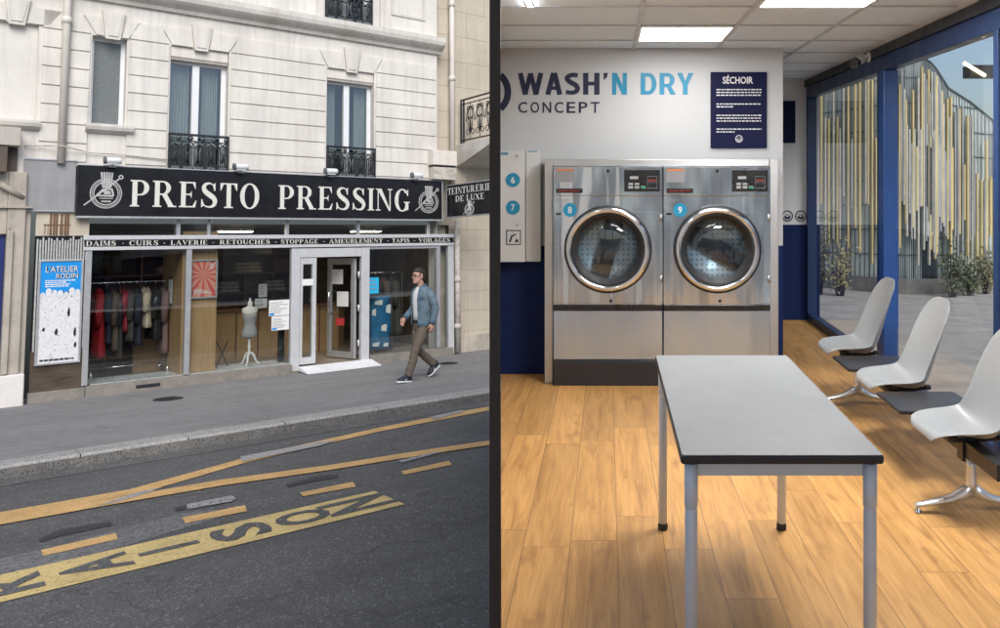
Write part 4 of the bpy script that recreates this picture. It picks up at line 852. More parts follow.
part(lb, 'moulding', m, 'stone_dirty', .01)
part(lb, 'plinth_block', MB().box(e0-.02, fA(24,390,-.17), -.17, .2, -.02, .449), 'white_plaster', .02)
part(lb, 'door', MB().box(e0-1.2, e0-.01, -.04, .02, 0, fZ(2,235,-.04)), 'door_blue')
part(lb, 'lintel', MB().box(e0-1.2, e0-.001, -.10, .2, fZ(2,235,-.04)+.01, fZ(12,172,-.1)), 'stone_dirty', .01)
m = MB().box(e0-1.5, fA(20.5,150,-.3), -.3, .1, fZ(10,146,-.3)+.01, fZ(10,127,-.3)); part(lb, 'fascia', m, 'fascia_cream', .01)
part(lb, 'soffit_box', MB().box(e0-1.5, fA(8,150,-.28), -.28, .1, fZ(10,172,-.3), fZ(10,146,-.3)), 'fascia_brown', .01)
part(lb, 'soffit_trim', MB().box(fA(8,150,-.28)+.003, fA(20,150,-.28), -.05, .1, fZ(10,168,-.3), fZ(10,146,-.3)), 'fascia_brown')
part(lb, 'bracket_pipe', MB().tube([(fA(0,184,-.18),-.18,fZ(0,184,-.18)),(fA(23,198,-.1),-.1,fZ(23,198,-.1))], .04, 10), 'stone_dirty')
part(lb, 'string_course', MB().box(e0-1.5, e1, -.15, -.05, fZ(12,208,-.15), fZ(12,206,-.15)), 'stone_dirty')
# ---------------------------------------------------------------- street: the walking man (local axes: x forward, y to his left, z up)
pm('skin', (.46,.27,.20), .5, var=.08, scale=12); pm('denim', (.10,.15,.19), .9, var=.38, scale=8, bump=1., bscale=32, dark=(.21,.27,.31)); pm('denim_dark', (.055,.10,.145), .85)
pm('chino', (.115,.092,.07), .85, var=.16, scale=7, bump=.3, bscale=30); pm('tee_white', (.66,.66,.66), .85, var=.05); pm('hair_brown', (.022,.015,.011), .55, var=.4, scale=30, bump=.8, bscale=70)
pm('shoe_navy', (.015,.02,.035), .6, var=.3); pm('sole_white', (.62,.62,.62), .6); pm('eye_white', (.6,.6,.58), .3); pm('lip', (.33,.13,.11), .5); pm('belt', (.015,.012,.01), .4)
fp = fg(421.5, 379.5)
man = thing('person', 'man in a denim jacket, white T-shirt and brown trousers walking past the shop', 'person', (fp[0], fp[1], 0), 'L', PI+.12)
def sec(c, rx, ry, n=20, tilt=0): return [(c[0]+rx*math.cos(t_), c[1]+ry*math.sin(t_), c[2]+tilt*rx*math.cos(t_)) for t_ in [2*PI*k/n for k in range(n)]]
def limb(mb, pts, rs, n=14):
    P = []; R = []
    for i in range(len(pts)-1):
        for k in range(5): t_ = k/5; P.append(V(pts[i]).lerp(V(pts[i+1]), t_)); R.append(rs[i]+(rs[i+1]-rs[i])*t_)
    P.append(V(pts[-1])); R.append(rs[-1]); Q = list(P)
    for _ in range(2): Q = [Q[0]]+[(Q[i-1]+Q[i]*2+Q[i+1])/4 for i in range(1, len(Q)-1)]+[Q[-1]]
    return mb.tube(Q, R, n)
def remesh(o, size, it=3, fold=0):
    m = o.modifiers.new('remesh', 'REMESH'); m.mode = 'VOXEL'; m.voxel_size = size; m.use_smooth_shade = True
    s = o.modifiers.new('smooth', 'SMOOTH'); s.factor = .5; s.iterations = it
    if fold:
        tx = bpy.data.textures.new('folds', 'CLOUDS'); tx.noise_scale = .075; tx.noise_depth = 2
        w_ = o.modifiers.new('folds', 'DISPLACE'); w_.texture = tx; w_.strength = fold; w_.mid_level = .5; w_.texture_coords = 'LOCAL'
hipL, kneeL, ankL = (0,.09,.93), (.19,.10,.51), (.325,.085,.10)
hipR, kneeR, ankR = (0,-.09,.93), (.035,-.095,.49), (-.315,-.085,.20)
shL, elL, wrL = (-.01,.175,1.44), (-.11,.235,1.17), (-.03,.25,.92)
shR, elR, wrR = (-.01,-.175,1.44), (-.035,-.235,1.16), (.17,-.215,1.00)
hd = V((.065,0,1.675))
m = MB()
m.loft([sec((.0,0,.90),.10,.15), sec((.0,0,1.05),.10,.14), sec((.0,0,1.25),.115,.16), sec((-.005,0,1.40),.10,.155), sec((-.005,0,1.47),.075,.12), sec((0,0,1.505),.06,.085)])
m.loft([sec((.0,0,1.46),.062,.068), sec((.02,0,1.53),.056,.058), sec((.04,0,1.60),.058,.06)])
# head: cranium, jaw, chin, nose, brow, ears
def hsec(z, x0, x1, ry): c = (x0+x1)/2; return [(hd.x+c+(x1-x0)/2*math.cos(t_), ry*math.sin(t_)*(1-.12*max(0, math.cos(t_))), z) for t_ in [2*PI*k/24 for k in range(24)]]
m.loft([hsec(1.560,.015,.075,.030), hsec(1.572,-.01,.088,.045), hsec(1.60,-.06,.092,.058), hsec(1.63,-.085,.090,.066), hsec(1.66,-.10,.090,.072), hsec(1.69,-.105,.088,.075), hsec(1.72,-.105,.088,.076), hsec(1.75,-.095,.078,.070), hsec(1.775,-.07,.052,.052), hsec(1.788,-.035,.015,.025)])
m.loft([[(hd.x+x+r*math.cos(t_), r*.8*math.sin(t_), z) for t_ in [2*PI*k/10 for k in range(10)]] for x, r, z in ((.088,.006,1.690),(.098,.010,1.67),(.106,.014,1.652),(.098,.015,1.640),(.086,.008,1.634))])
m.ell((hd.x+.082,0,1.612),.016,.024,.010); m.ell((hd.x+.085,0,1.575),.014,.022,.014); m.ell((hd.x+.082,.0,1.702),.012,.05,.010)
for s in (-1, 1): m.ell((hd.x-.012, s*.078, 1.668), .018, .012, .032, 10, 8)
for sh_, el, wr in ((shL, elL, wrL), (shR, elR, wrR)): limb(m, [sh_, el, wr], [.038,.036,.027])
for hp, kn, an in ((hipL, kneeL, ankL), (hipR, kneeR, ankR)): limb(m, [hp, kn, an], [.075,.052,.038])
def hand(m, wr, d, s):                    # palm, four curled fingers of different length and a thumb
    w = V(wr); d = V(d).normalized(); side = V((1,0,0)) if abs(d.x) < .6 else V((0,0,1)); fwd = (side-d*side.dot(d)).normalized(); inn = d.cross(fwd)*s
    if inn.y*s > 0: inn = -inn
    secs = []
    for t_, a, b in ((-.01,.026,.022),(.02,.032,.018),(.06,.042,.016),(.095,.041,.014)):
        c = w+d*t_; secs.append([tuple(c+fwd*a*math.cos(q)+inn*b*math.sin(q)) for q in [2*PI*k/12 for k in range(12)]])
    m.loft(secs)
    for k, (o, l) in enumerate(((.030,.075),(.010,.084),(-.010,.078),(-.029,.060))):
        b0 = w+d*.085+fwd*o; m.tube([b0, b0+d*l*.42+inn*.004, b0+d*l*.75+inn*.022, b0+d*l*.88+inn*.045], [.0095,.009,.008,.0065], 8)
    b0 = w+d*.025+fwd*.026; m.tube([b0, b0+fwd*.028+d*.025+inn*.008, b0+fwd*.034+d*.055+inn*.018, b0+fwd*.028+d*.078+inn*.024], [.013,.0115,.010,.008], 8)
hand(m, wrL, (.10,.0,-1), 1); hand(m, wrR, (.55,.05,-.75), -1)
o = part(man, 'body', m, 'skin', local=True); remesh(o, .006, 3)
for s in (-1, 1):
    e = part(man, 'eye', MB().ell((hd.x+.081, s*.030, 1.683), .009, .013, .007, 10, 6), 'eye_white', local=True); part(man, 'pupil', MB().ell((hd.x+.0875, s*.031, 1.683), .004, .006, .006, 8, 6), 'ink', local=True, sub=e)
    part(man, 'eyebrow', MB().tube([(hd.x+.090,s*.014,1.708),(hd.x+.092,s*.032,1.713),(hd.x+.080,s*.050,1.706)], .005, 6), 'hair_brown', local=True)
part(man, 'lips', MB().ell((hd.x+.094,0,1.612),.006,.022,.007,10,6), 'lip', local=True)
m = MB()
n = 30; secs = []
for z, x0, x1, ry in ((1.625,-.10,-.035,.068),(1.66,-.118,-.030,.078),(1.69,-.124,-.022,.083),(1.715,-.122,.0,.084),(1.738,-.120,.066,.083),(1.762,-.112,.083,.080),(1.786,-.095,.080,.068),(1.803,-.065,.060,.05),(1.810,-.03,.02,.02)):
    c = (x0+x1)/2; secs.append([(hd.x+c+(x1-x0)/2*math.cos(t_)*(1+.05*math.sin(7*t_+z*60)), ry*math.sin(t_)*(1+.04*math.sin(5*t_+z*80)), z+.006*math.sin(9*t_+z*90)) for t_ in [2*PI*k/n for k in range(n)]])
m.loft(secs)
for s in (-1, 1): m.tube([(hd.x+.012,s*.071,1.735),(hd.x+.010,s*.074,1.70),(hd.x+.012,s*.073,1.675)], [.012,.008,.004], 6)
r = random.Random(5)
for _ in range(70):                       # tufts
    a, e = r.uniform(0, 6.28), r.uniform(.35, 1.45); q = V((hd.x-.018+.098*math.cos(a)*math.cos(e), .080*math.sin(a)*math.cos(e), 1.712+.092*math.sin(e)))
    if q.x > hd.x+.06 and q.z < 1.755: continue
    dq = V((r.uniform(-.02,.035), r.uniform(-.02,.02), r.uniform(-.004,.016))); m.tube([q, q+dq*.6+V((0,0,.006)), q+dq], [.011,.009,.004], 5)
o = part(man, 'hair', m, 'hair_brown', local=True); remesh(o, .005, 1)
m = MB()
for s in (-1, 1):
    m.tube([(hd.x+.104-.006*abs(math.cos(t_)), s*.033+.026*math.cos(t_), 1.682+.019*math.sin(t_)) for t_ in [2*PI*k/16 for k in range(16)]], .003, 6, True); m.tube([(hd.x+.098,s*.058,1.688),(hd.x+.05,s*.080,1.688),(hd.x-.01,s*.083,1.680)], .0035, 6)
m.tube([(hd.x+.104,-.009,1.688),(hd.x+.108,0,1.692),(hd.x+.104,.009,1.688)], .0038, 6)
part(man, 'glasses', m, 'ink', local=True)
m = MB(); m.loft([sec((.012,0,.95),.112,.155,28), sec((.012,0,1.05),.112,.15,28), sec((.012,0,1.25),.128,.165,28), sec((.004,0,1.40),.122,.18,28), sec((.0,0,1.47),.09,.14,28), sec((.006,0,1.50),.072,.085,28)])
part(man, 't_shirt', m, 'tee_white', local=True)
part(man, 'belt', MB().loft([sec((.006,0,.925),.120,.165,28), sec((.006,0,.965),.118,.162,28)]), 'belt', local=True)
m = MB(); m.loft([sec((0,0,.97),.112,.158), sec((-.006,0,.90),.128,.172), sec((-.008,0,.82),.120,.168), sec((0,0,.76),.07,.12)])
def legs(m, hp, kn, an, rs): limb(m, [hp, V(hp).lerp(V(kn), .5), kn, V(kn).lerp(V(an), .45)+V((-.012,0,0)), an], rs, 18)
legs(m, (0,.085,.88), kneeL, (ankL[0]-.005,ankL[1],ankL[2]-.005), [.095,.088,.070,.066,.060]); legs(m, (0,-.085,.88), kneeR, (ankR[0],ankR[1],ankR[2]), [.095,.088,.070,.066,.060])
for kn, an, rr in ((kneeL, ankL, .061), (kneeR, ankR, .061)):
    for k, t_ in enumerate((.30,.5,.70,.80,.90)): c = V(kn).lerp(V(an), t_)+V((-.004,0,0)); d_ = (V(an)-V(kn)).normalized(); m.tube([c-d_*.012, c+d_*.012], [rr+.004,rr+.006], 16)
o = part(man, 'trousers', m, 'chino', local=True); remesh(o, .011, 3, .020)
# jacket: an open shell round the trunk, sleeves, collar, pocket flaps, cuffs
m = MB(); n = 30; secs = []; op = .42
for z, rx, ry, cx in ((.885,.142,.182,-.004),(.93,.144,.180,-.004),(1.02,.140,.172,0),(1.12,.140,.172,.002),(1.24,.144,.182,.004),(1.34,.142,.194,.0),(1.41,.132,.200,-.004),(1.455,.112,.172,-.006),(1.485,.09,.13,-.004),(1.51,.075,.09,0)):
    w_ = op*(1.0 if z < 1.3 else .85); secs.append([(cx+rx*math.cos(t_)*(1+.012*math.sin(9*t_+z*40)), ry*math.sin(t_)*(1+.012*math.sin(11*t_+z*33)), z) for t_ in [w_+(2*PI-2*w_)*k/(n-1) for k in range(n)]])
m.loft(secs, cap=False, closed=False)
jk = part(man, 'jacket', m, 'denim', local=True); s = jk.modifiers.new('solid', 'SOLIDIFY'); s.thickness = .012; s.offset = 1
q = jk.modifiers.new('sub', 'SUBSURF'); q.levels = q.render_levels = 2
tx = bpy.data.textures.new('folds', 'CLOUDS'); tx.noise_scale = .07; q = jk.modifiers.new('folds', 'DISPLACE'); q.texture = tx; q.strength = .022; q.texture_coords = 'LOCAL'
for sh_, el, wr in ((shL, elL, wrL), (shR, elR, wrR)):
    a = V(sh_)+V((0, -.045*math.copysign(1, sh_[1]), 0)); m = MB(); limb(m, [a, V(sh_).lerp(V(el),.35), el, V(el).lerp(V(wr),.5), wr], [.082,.074,.064,.057,.048], 18)
    d_ = (V(wr)-V(el)).normalized()
    for t_ in (.05,.16,.30,.85): c = V(el).lerp(V(wr), t_); m.tube([c-d_*.014, c, c+d_*.014], [.054,.070-.018*t_,.054], 16)
    for t_ in (.6,.8): c = V(sh_).lerp(V(el), t_); m.tube([c+V((0,0,.014)), c, c-V((0,0,.014))], [.06,.074,.06], 16)
    o = part(man, 'sleeve', m, 'denim', local=True, sub=jk); remesh(o, .010, 3, .026)
    part(man, 'cuff', MB().tube([V(wr)-d_*.035, V(wr)+d_*.012], [.053,.051], 18), 'denim_dark', local=True, sub=jk)
m = MB()
for s in (-1, 1): m.add([(.060,s*.03,1.44),(.105,s*.085,1.43),(.05,s*.105,1.50),(-.07,s*.06,1.545),(.0,s*.07,1.55),(.07,s*.045,1.50)], [(0,1,2,5),(5,2,3,4)])
o = part(man, 'collar', m, 'denim_dark', local=True, sub=jk); q = o.modifiers.new('solid', 'SOLIDIFY'); q.thickness = .01
m = MB()
for s in (-1, 1):
    t0_, t1_ = s*.58, s*1.05
    P = [(.004+.158*math.cos(t0_+(t1_-t0_)*k/5), .203*math.sin(t0_+(t1_-t0_)*k/5)) for k in range(6)]
    for (x0, y0), (x1, y1) in zip(P, P[1:]): m.add([(x0,y0,1.29),(x1,y1,1.29),(x1,y1,1.335),(x0,y0,1.335)], [(0,1,2,3)])
o = part(man, 'pocket_flap', m, 'denim_dark', local=True, sub=jk); q = o.modifiers.new('solid', 'SOLIDIFY'); q.thickness = .006
part(man, 'waistband', MB().loft([[(-.004+.156*math.cos(t_), .196*math.sin(t_), z) for t_ in [op+(2*PI-2*op)*k/27 for k in range(28)]] for z in (.878,.915)], cap=False, closed=False), 'denim_dark', local=True, sub=jk)
# shoes
def shoe(an, pitch):
    R = Matrix.Rotation(pitch, 4, 'Y'); a = V(an)
    def tr(p): return tuple(a+R @ V(p))
    def outline(z, g, x0=-.075, x1=.205): return [tr((x0+(x1-x0)*u, sgn_*g*w_, z)) for u, w_, sgn_ in [(0,.018,-1),(.06,.033,-1),(.3,.036,-1),(.6,.043,-1),(.8,.044,-1),(.94,.03,-1),(1,.0,1),(.94,.032,1),(.8,.046,1),(.6,.045,1),(.3,.036,1),(.06,.033,1),(0,.018,1)]]
    so = MB().loft([outline(-.095,1.0), outline(-.085,1.08), outline(-.062,1.08)])
    up = MB(); S = []
    for z, x1, g in ((-.064,.203,1.05),(-.045,.200,1.05),(-.025,.175,.98),(-.005,.12,.9),(.015,.065,.92),(.035,.048,.95)): S.append(outline(z, g, -.073, x1))
    up.loft(S)
    s_ = part(man, 'shoe', up, 'shoe_navy', local=True); part(man, 'sole', so, 'sole_white', local=True, sub=s_)
    st = MB()
    for sg in (-1, 1): st.loft([[tr((x+dx, sg*(.0485-.012*k), -.055+.045*k)) for x in (0,.03)] for k, dx in ((0,.06),(1,.03))], cap=False, closed=False); st.loft([[tr((x+dx, sg*(.0475-.012*k), -.055+.045*k)) for x in (0,.02)] for k, dx in ((0,.12),(1,.085))], cap=False, closed=False)
    part(man, 'stripe', st, 'sole_white', local=True, sub=s_)
shoe((ankL[0],ankL[1],ankL[2]-.005), -.10); shoe(ankR, .62)
# ---------------------------------------------------------------- room: materials
pm('wall_white', (.56,.575,.59), .75, var=.02, scale=3, bump=.06, bscale=160); pm('wall_bright', (.80,.81,.82), .75, var=.02); pm('wall_navy', (.007,.019,.085), .7, var=.12, scale=3, spec=.2)
pm('navy_sign', (.007,.009,.045), .6, var=.05, spec=.15); pm('teal', (.008,.24,.42), .45, var=.03); pm('navy_ink', (.012,.018,.055), .45)
pm('tile_ceiling', (.78,.86,.94), .9, var=.07, scale=60, bump=.2, bscale=200); pm('tee_bar', (.55,.58,.61), .6)
pm('frame_blue', (.012,.034,.105), .38, var=.12, scale=3); pm('frame_blue_light', (.018,.065,.23), .38, var=.1, scale=3); pm('box_charcoal', (.022,.024,.030), .5, var=.15)
pm('cabinet_white', (.60,.61,.61), .45, var=.02); pm('divider_dark', (.030,.023,.021), .6, var=.05); pm('divider_white', (.55,.54,.52), .8)
pm('table_top', (.24,.25,.257), .42, var=.04, scale=2.5, rvar=.06); pm('edge_black', (.020,.020,.023), .45); pm('leg_grey', (.68,.72,.78), .4, .05, var=.04)
pm('shell_white', (.30,.31,.315), .38, var=.02); pm('table_dark', (.035,.035,.038), .3, var=.06, rvar=.02); pm('beam_black', (.018,.018,.02), .4); pm('cast_alu', (.74,.75,.76), .32, .75, var=.05)
pm('gasket', (.02,.02,.022), .5); pm('panel_black', (.012,.012,.013), .3); pm('red_print', (.40,.03,.02), .5); pm('green_key', (.03,.30,.16), .5); pm('grey_key', (.35,.36,.37), .5); pm('orange_print', (.50,.16,.04), .5); pm('label_grey', (.22,.22,.24), .6)
pm('plinth_black', (.020,.021,.026), .45, var=.3, scale=8, stretch=(.4,1,12)); pm('sticker_white', (.75,.75,.75), .5)
glow('ceiling_light', (1,.985,.97), 14.0); glow('ceiling_light_front', (1,.985,.97), 40.0)
def steel(name, col=(.72,.78,.84), rough=.15, wav=.7):   # sheet brushed crosswise, a little wavy: highlights run up and down
    m, nt, b, out = nodes(name); L = nt.links.new
    b.inputs['Metallic'].default_value = 1; b.inputs['Anisotropic'].default_value = .35; b.inputs['Anisotropic Rotation'].default_value = .25
    tg = nt.nodes.new('ShaderNodeTangent'); tg.direction_type = 'RADIAL'; tg.axis = 'Z'; L(tg.outputs[0], b.inputs['Tangent'])
    br = noise(nt, coords(nt, (1.5,1.5,220)), 3, 3, .6); cl = noise(nt, coords(nt, (1.3,1.3,.35)), 1.7, 3, .5)  # cl: broad darker bands, reflections put into the colour
    L(mixc(nt, .4, ramp(nt, br, [(.3, tuple(c*.93 for c in col)), (.7, col)]).outputs[0], ramp(nt, cl, [(.35, tuple(c*.6 for c in col)), (.65, col)]).outputs[0]), b.inputs['Base Color'])
    L(ramp(nt, br, [(.2, (rough-.03,)*3), (.8, (rough+.05,)*3)]).outputs[0], b.inputs['Roughness'])
    bn = nd(nt, 'ShaderNodeBump', Strength=wav, Distance=.05); L(noise(nt, coords(nt, (2.6,1,.5)), 2.6, 1, .4), bn.inputs['Height']); L(bn.outputs[0], b.inputs['Normal'])
steel('steel'); steel('steel_lower', (.55,.70,.95), .24, .12); steel('steel_dull', (.56,.56,.56), .42, .08); pm('steel_ring', (.80,.80,.81), .14, 1.0, var=.03, rvar=.04)
def drum_mat():                                            # perforated drum
    m, nt, b, out = nodes('drum'); L = nt.links.new; vec = coords(nt)
    ck = nd(nt, 'ShaderNodeTexVoronoi', Scale=26.0); ck.inputs['Randomness'].default_value = 0; L(vec, ck.inputs['Vector'])
    L(ramp(nt, ck.outputs['Distance'], [(.20, (.22,.25,.28)), (.32, (.46,.54,.60))]).outputs[0], b.inputs['Base Color']); b.inputs['Metallic'].default_value = .2; b.inputs['Roughness'].default_value = .3
drum_mat()
glass('door_glass', (.86,.92,.95), 0, 3.0); glass('pane_glass', (.97,.985,.99), 0, 1.0)
def wood_floor():
    m, nt, b, out = nodes('oak_planks'); L = nt.links.new
    t = nt.nodes.new('ShaderNodeTexCoord'); sp = nt.nodes.new('ShaderNodeSeparateXYZ'); L(t.outputs['Object'], sp.inputs[0])
    def mth(op, a, bb=None):
        n = nt.nodes.new('ShaderNodeMath'); n.operation = op
        for i, v_ in enumerate((a, bb)):
            if v_ is None: continue
            if isinstance(v_, (int, float)): n.inputs[i].default_value = v_
            else: L(v_, n.inputs[i])
        return n.outputs[0]
    PWID, PLEN = .193, 1.28
    u = mth('DIVIDE', mth('ADD', sp.outputs[0], 20.03), PWID); row = mth('FLOOR', u); fu = mth('FRACT', u)
    wn = nt.nodes.new('ShaderNodeTexWhiteNoise'); wn.noise_dimensions = '1D'; L(row, wn.inputs['W'])
    v_ = mth('DIVIDE', mth('ADD', sp.outputs[1], mth('MULTIPLY', wn.outputs['Value'], PLEN*3)), PLEN); cell = mth('FLOOR', v_); fv = mth('FRACT', v_)
    idn = nt.nodes.new('ShaderNodeTexWhiteNoise'); idn.noise_dimensions = '2D'; cb = nt.nodes.new('ShaderNodeCombineXYZ'); L(row, cb.inputs[0]); L(cell, cb.inputs[1]); L(cb.outputs[0], idn.inputs['Vector'])
    off = nt.nodes.new('ShaderNodeVectorMath'); off.operation = 'SCALE'; L(idn.outputs['Color'], off.inputs[0]); off.inputs['Scale'].default_value = 30
    ad = nt.nodes.new('ShaderNodeVectorMath'); ad.operation = 'ADD'; L(t.outputs['Object'], ad.inputs[0]); L(off.outputs[0], ad.inputs[1])
    def stretched(s_): mp = nt.nodes.new('ShaderNodeMapping'); mp.inputs['Scale'].default_value = s_; L(ad.outputs[0], mp.inputs['Vector']); return mp.outputs[0]
    g1 = nd(nt, 'ShaderNodeTexNoise', Scale=2.2, Detail=5, Roughness=.6, Distortion=.9); L(stretched((9,.75,1)), g1.inputs['Vector'])
    g2 = noise(nt, stretched((70,2.2,1)), 2, 3, .6)
    knot = noise(nt, stretched((6,2.0,1)), 1.5, 3, .55)
    c = ramp(nt, g1.outputs['Fac'], [(.28, (.27,.125,.038)), (.42, (.48,.25,.082)), (.56, (.60,.325,.112)), (.75, (.68,.39,.145))]).outputs[0]
    c = mixc(nt, .30, c, ramp(nt, g2, [(.3, (.28,.13,.034)), (.65, (.70,.39,.13))]).outputs[0])
    c = mixc(nt, ramp(nt, knot, [(.62, (0,0,0)), (.76, (.6,.6,.6))]).outputs[0], c, (.22,.09,.026))
    hs = nt.nodes.new('ShaderNodeHueSaturation'); L(c, hs.inputs['Color']); L(mth('ADD', mth('MULTIPLY', idn.outputs['Value'], .28), .87), hs.inputs['Value'])
    ln_ = mth('MINIMUM', mth('MULTIPLY', mth('MINIMUM', fu, mth('SUBTRACT', 1, fu)), PWID), mth('MULTIPLY', mth('MINIMUM', fv, mth('SUBTRACT', 1, fv)), PLEN))
    jm = ramp(nt, mth('MULTIPLY', ln_, 100), [(.10, (1,1,1)), (.22, (0,0,0))]).outputs[0]
    L(mixc(nt, jm, hs.outputs[0], (.22,.115,.045)), b.inputs['Base Color'])
    L(ramp(nt, g2, [(.3, (.36,)*3), (.7, (.50,)*3)]).outputs[0], b.inputs['Roughness']); b.inputs['Specular IOR Level'].default_value = .4
    bn = nd(nt, 'ShaderNodeBump', Strength=.12, Distance=.004); L(g2, bn.inputs['Height']); L(bn.outputs[0], b.inputs['Normal'])
wood_floor()
# ---------------------------------------------------------------- room: shell
PSL = (495-PX)/F                          # the dividing wall runs along this slope
YW, XE, CE, YB = 6.29, 1.333, 2.469, 8.55  # back wall, its right end, ceiling, far end of the alcove
XG = 2.09                                 # window plane
def pxr(y): return PSL*y
Y0, Y1 = 2.6, YW+.12; hwid = .0172
d_ = V((PSL,1,0)).normalized(); nrm = V((d_.y,-d_.x,0))
def pq(y, s): p = V((pxr(y), y, 0))+nrm*hwid*s; return (p.x, p.y)
dv = thing('dividing_wall', 'thin dark-edged dividing wall between the street and the laundry room', 'wall', (pxr(Y0), Y0, 0))
part(dv, 'edge_post', MB().prism([pq(Y0,-1),pq(Y0,1),pq(Y0+.10,1),pq(Y0+.10,-1)], -1.3, 3.3, 'z'), 'divider_dark')
part(dv, 'wall_leaf', MB().prism([pq(Y0+.102,-.92),pq(Y0+.102,.92),pq(Y1,.92),pq(Y1,-.92)], -1.3, 3.2, 'z'), 'divider_white')
struct('floor', MB().add([(pxr(Y0)+.02,-1.85,0),(XG+.06,-1.85,0),(XG+.06,YB,0),(pxr(YB)+.06,YB,0),(pxr(Y0)+.02,Y0,0)], [(0,1,2,3,4)]), 'oak_planks')
struct('ceiling', MB().add([(pxr(Y0)+.02,-1.85,CE),(XG-.02,-1.85,CE),(XG-.02,YB,CE),(pxr(YB)+.06,YB,CE),(pxr(Y0)+.02,Y0,CE)], [(0,1,2,3,4)]), 'tile_ceiling')
gx = [.2+.63*k for k in range(-2, 3)]; gy = [5.9-.615*k for k in range(-4, 10)]
tb = MB()
for x in gx:
    if x < -.9: continue
    ys = -.5 if x > -.3 else max(-.5, x/PSL if x < -.36 else -.5)
    ye = YW if x < XE else YB
    y_end = min(ye, (x-.03)/PSL) if x < -.36 else ye
    if x < -.36: tb.box(x-.012, x+.012, 2.65, min(YW, 99), CE-.008, CE-.002) if x > pxr(2.65)+.03 else tb.box(x-.012, x+.012, .0, min(YW, (x-.04)/PSL), CE-.008, CE-.002)
    else: tb.box(x-.012, x+.012, -.5, ye-.002, CE-.008, CE-.002)
for y in gy:
    if y > YB: continue
    xa = (pxr(y)+.03 if y > Y0 else pxr(Y0)+.03) if y < YW else XE+.002
    tb.box(xa, XG-.12, y-.011, y+.011, CE-.0075, CE-.0015)
struct('ceiling_grid', tb, 'tee_bar')
rf = single('flat_roof', 'flat roof slab over the laundry room', 'roof', MB().prism([(pxr(Y0)+.02,-1.9),(XG+.5,-1.9),(XG+.5,YB+.3),(pxr(YB)+.08,YB+.3),(pxr(Y0)+.02,Y0)], CE+.02, CE+.22, 'z'), 'box_charcoal', (1, 3, CE))
lamps = [(.2,.83,5.285,5.9,'square lit ceiling panel directly above the logo wall lettering'),(.83,1.46,3.44,4.67,'lit ceiling panel nearest the window, at the top edge'),(max(-1.06, pxr(3.44)+.04),-.43,3.44,4.67,'lit ceiling panel at the far left beside the dark divider')]
for x0, x1, y0, y1, lab in lamps:
    t = thing('ceiling_panel_light', lab, 'ceiling light', ((x0+x1)/2,(y0+y1)/2,CE))
    m = MB(); e = .014; zc_ = CE-.014
    for q in ((x0+.012,x1-.012,y0+.012,y0+.012+e),(x0+.012,x1-.012,y1-.012-e,y1-.012),(x0+.012,x0+.012+e,y0+.026,y1-.026),(x1-.012-e,x1-.012,y0+.026,y1-.026)): m.box(*q, zc_, CE-.001)
    part(t, 'frame', m, 'sticker_white'); part(t, 'diffuser', MB().box(x0+.026, x1-.026, y0+.026, y1-.026, CE-.012, CE-.004), 'ceiling_light' if y0 > 5 else 'ceiling_light_front')
# back wall with the opening for the dryers
NZ = .97; hole = (-.455, 1.245, 0, 1.625, .9)
bw_ = thing('back_wall', 'white wall with navy lower part behind the dryers', 'wall', (0,YW,0))
xl_ = pxr(YW)+.022
def piece(nm, x0, x1, z0, z1, mt, y=YW): return part(bw_, nm, MB().box(x0, x1, y, y+.12, z0, z1), mt)
piece('upper_wall', xl_, XE, 1.626, CE-.001, 'wall_white'); piece('upper_wall', xl_, hole[0], NZ+.002, 1.624, 'wall_white'); piece('upper_wall', hole[1], XE, NZ+.002, 1.624, 'wall_white')
piece('navy_dado', xl_, hole[0], 0, NZ, 'wall_navy', YW-.004); piece('navy_dado', hole[1], XE, 0, NZ, 'wall_navy', YW-.004)
part(bw_, 'return_wall', MB().box(XE-.12, XE-.001, YW+.122, YB, NZ+.002, CE-.001), 'wall_white'); part(bw_, 'return_dado', MB().box(XE-.12, XE, YW+.122, YB, 0, NZ), 'wall_navy')
rw = thing('alcove_wall', 'narrow white and navy wall at the end of the alcove beside the window', 'wall', (1.7,YB,0))
part(rw, 'upper_wall', MB().box(XE+.001, XG+.1, YB, YB+.1, NZ+.012, CE-.001), 'wall_bright'); part(rw, 'navy_dado', MB().box(XE+.001, XG+.1, YB-.004, YB+.1, .0, NZ+.01), 'wall_navy')
fw_ = thing('unseen_entrance', 'unseen blue-framed glazed entrance added behind the camera facing the dryers, mirrored in their steel', 'window', (.9,-1.75,0))  # out of view, put in so the dryer steel has something to mirror
m = MB(); m.box(pxr(Y0)+.03, XG-.05, -1.80, -1.72, 2.30, CE-.002); m.box(pxr(Y0)+.03, XG-.05, -1.79, -1.73, .002, .09)
for x in (pxr(Y0)+.03, .46, 1.22, XG-.11): m.box(x, x+.06, -1.79, -1.73, .091, 2.299)
part(fw_, 'frame', m, 'frame_blue'); part(fw_, 'pane', MB().face([(pxr(Y0)+.09,-1.76,.091),(XG-.11,-1.76,.091),(XG-.11,-1.76,2.299),(pxr(Y0)+.09,-1.76,2.299)]), 'pane_glass')
# lettering on the wall
fW = YW-.003
def wl_(x, y, Y=YW): return wp(x, y, Y)
t = thing('wall_logo', 'dark and light blue WASH\'N DRY CONCEPT lettering with a ring on the white wall', 'logo', (wl_(600,90)[0], YW, 1.9))
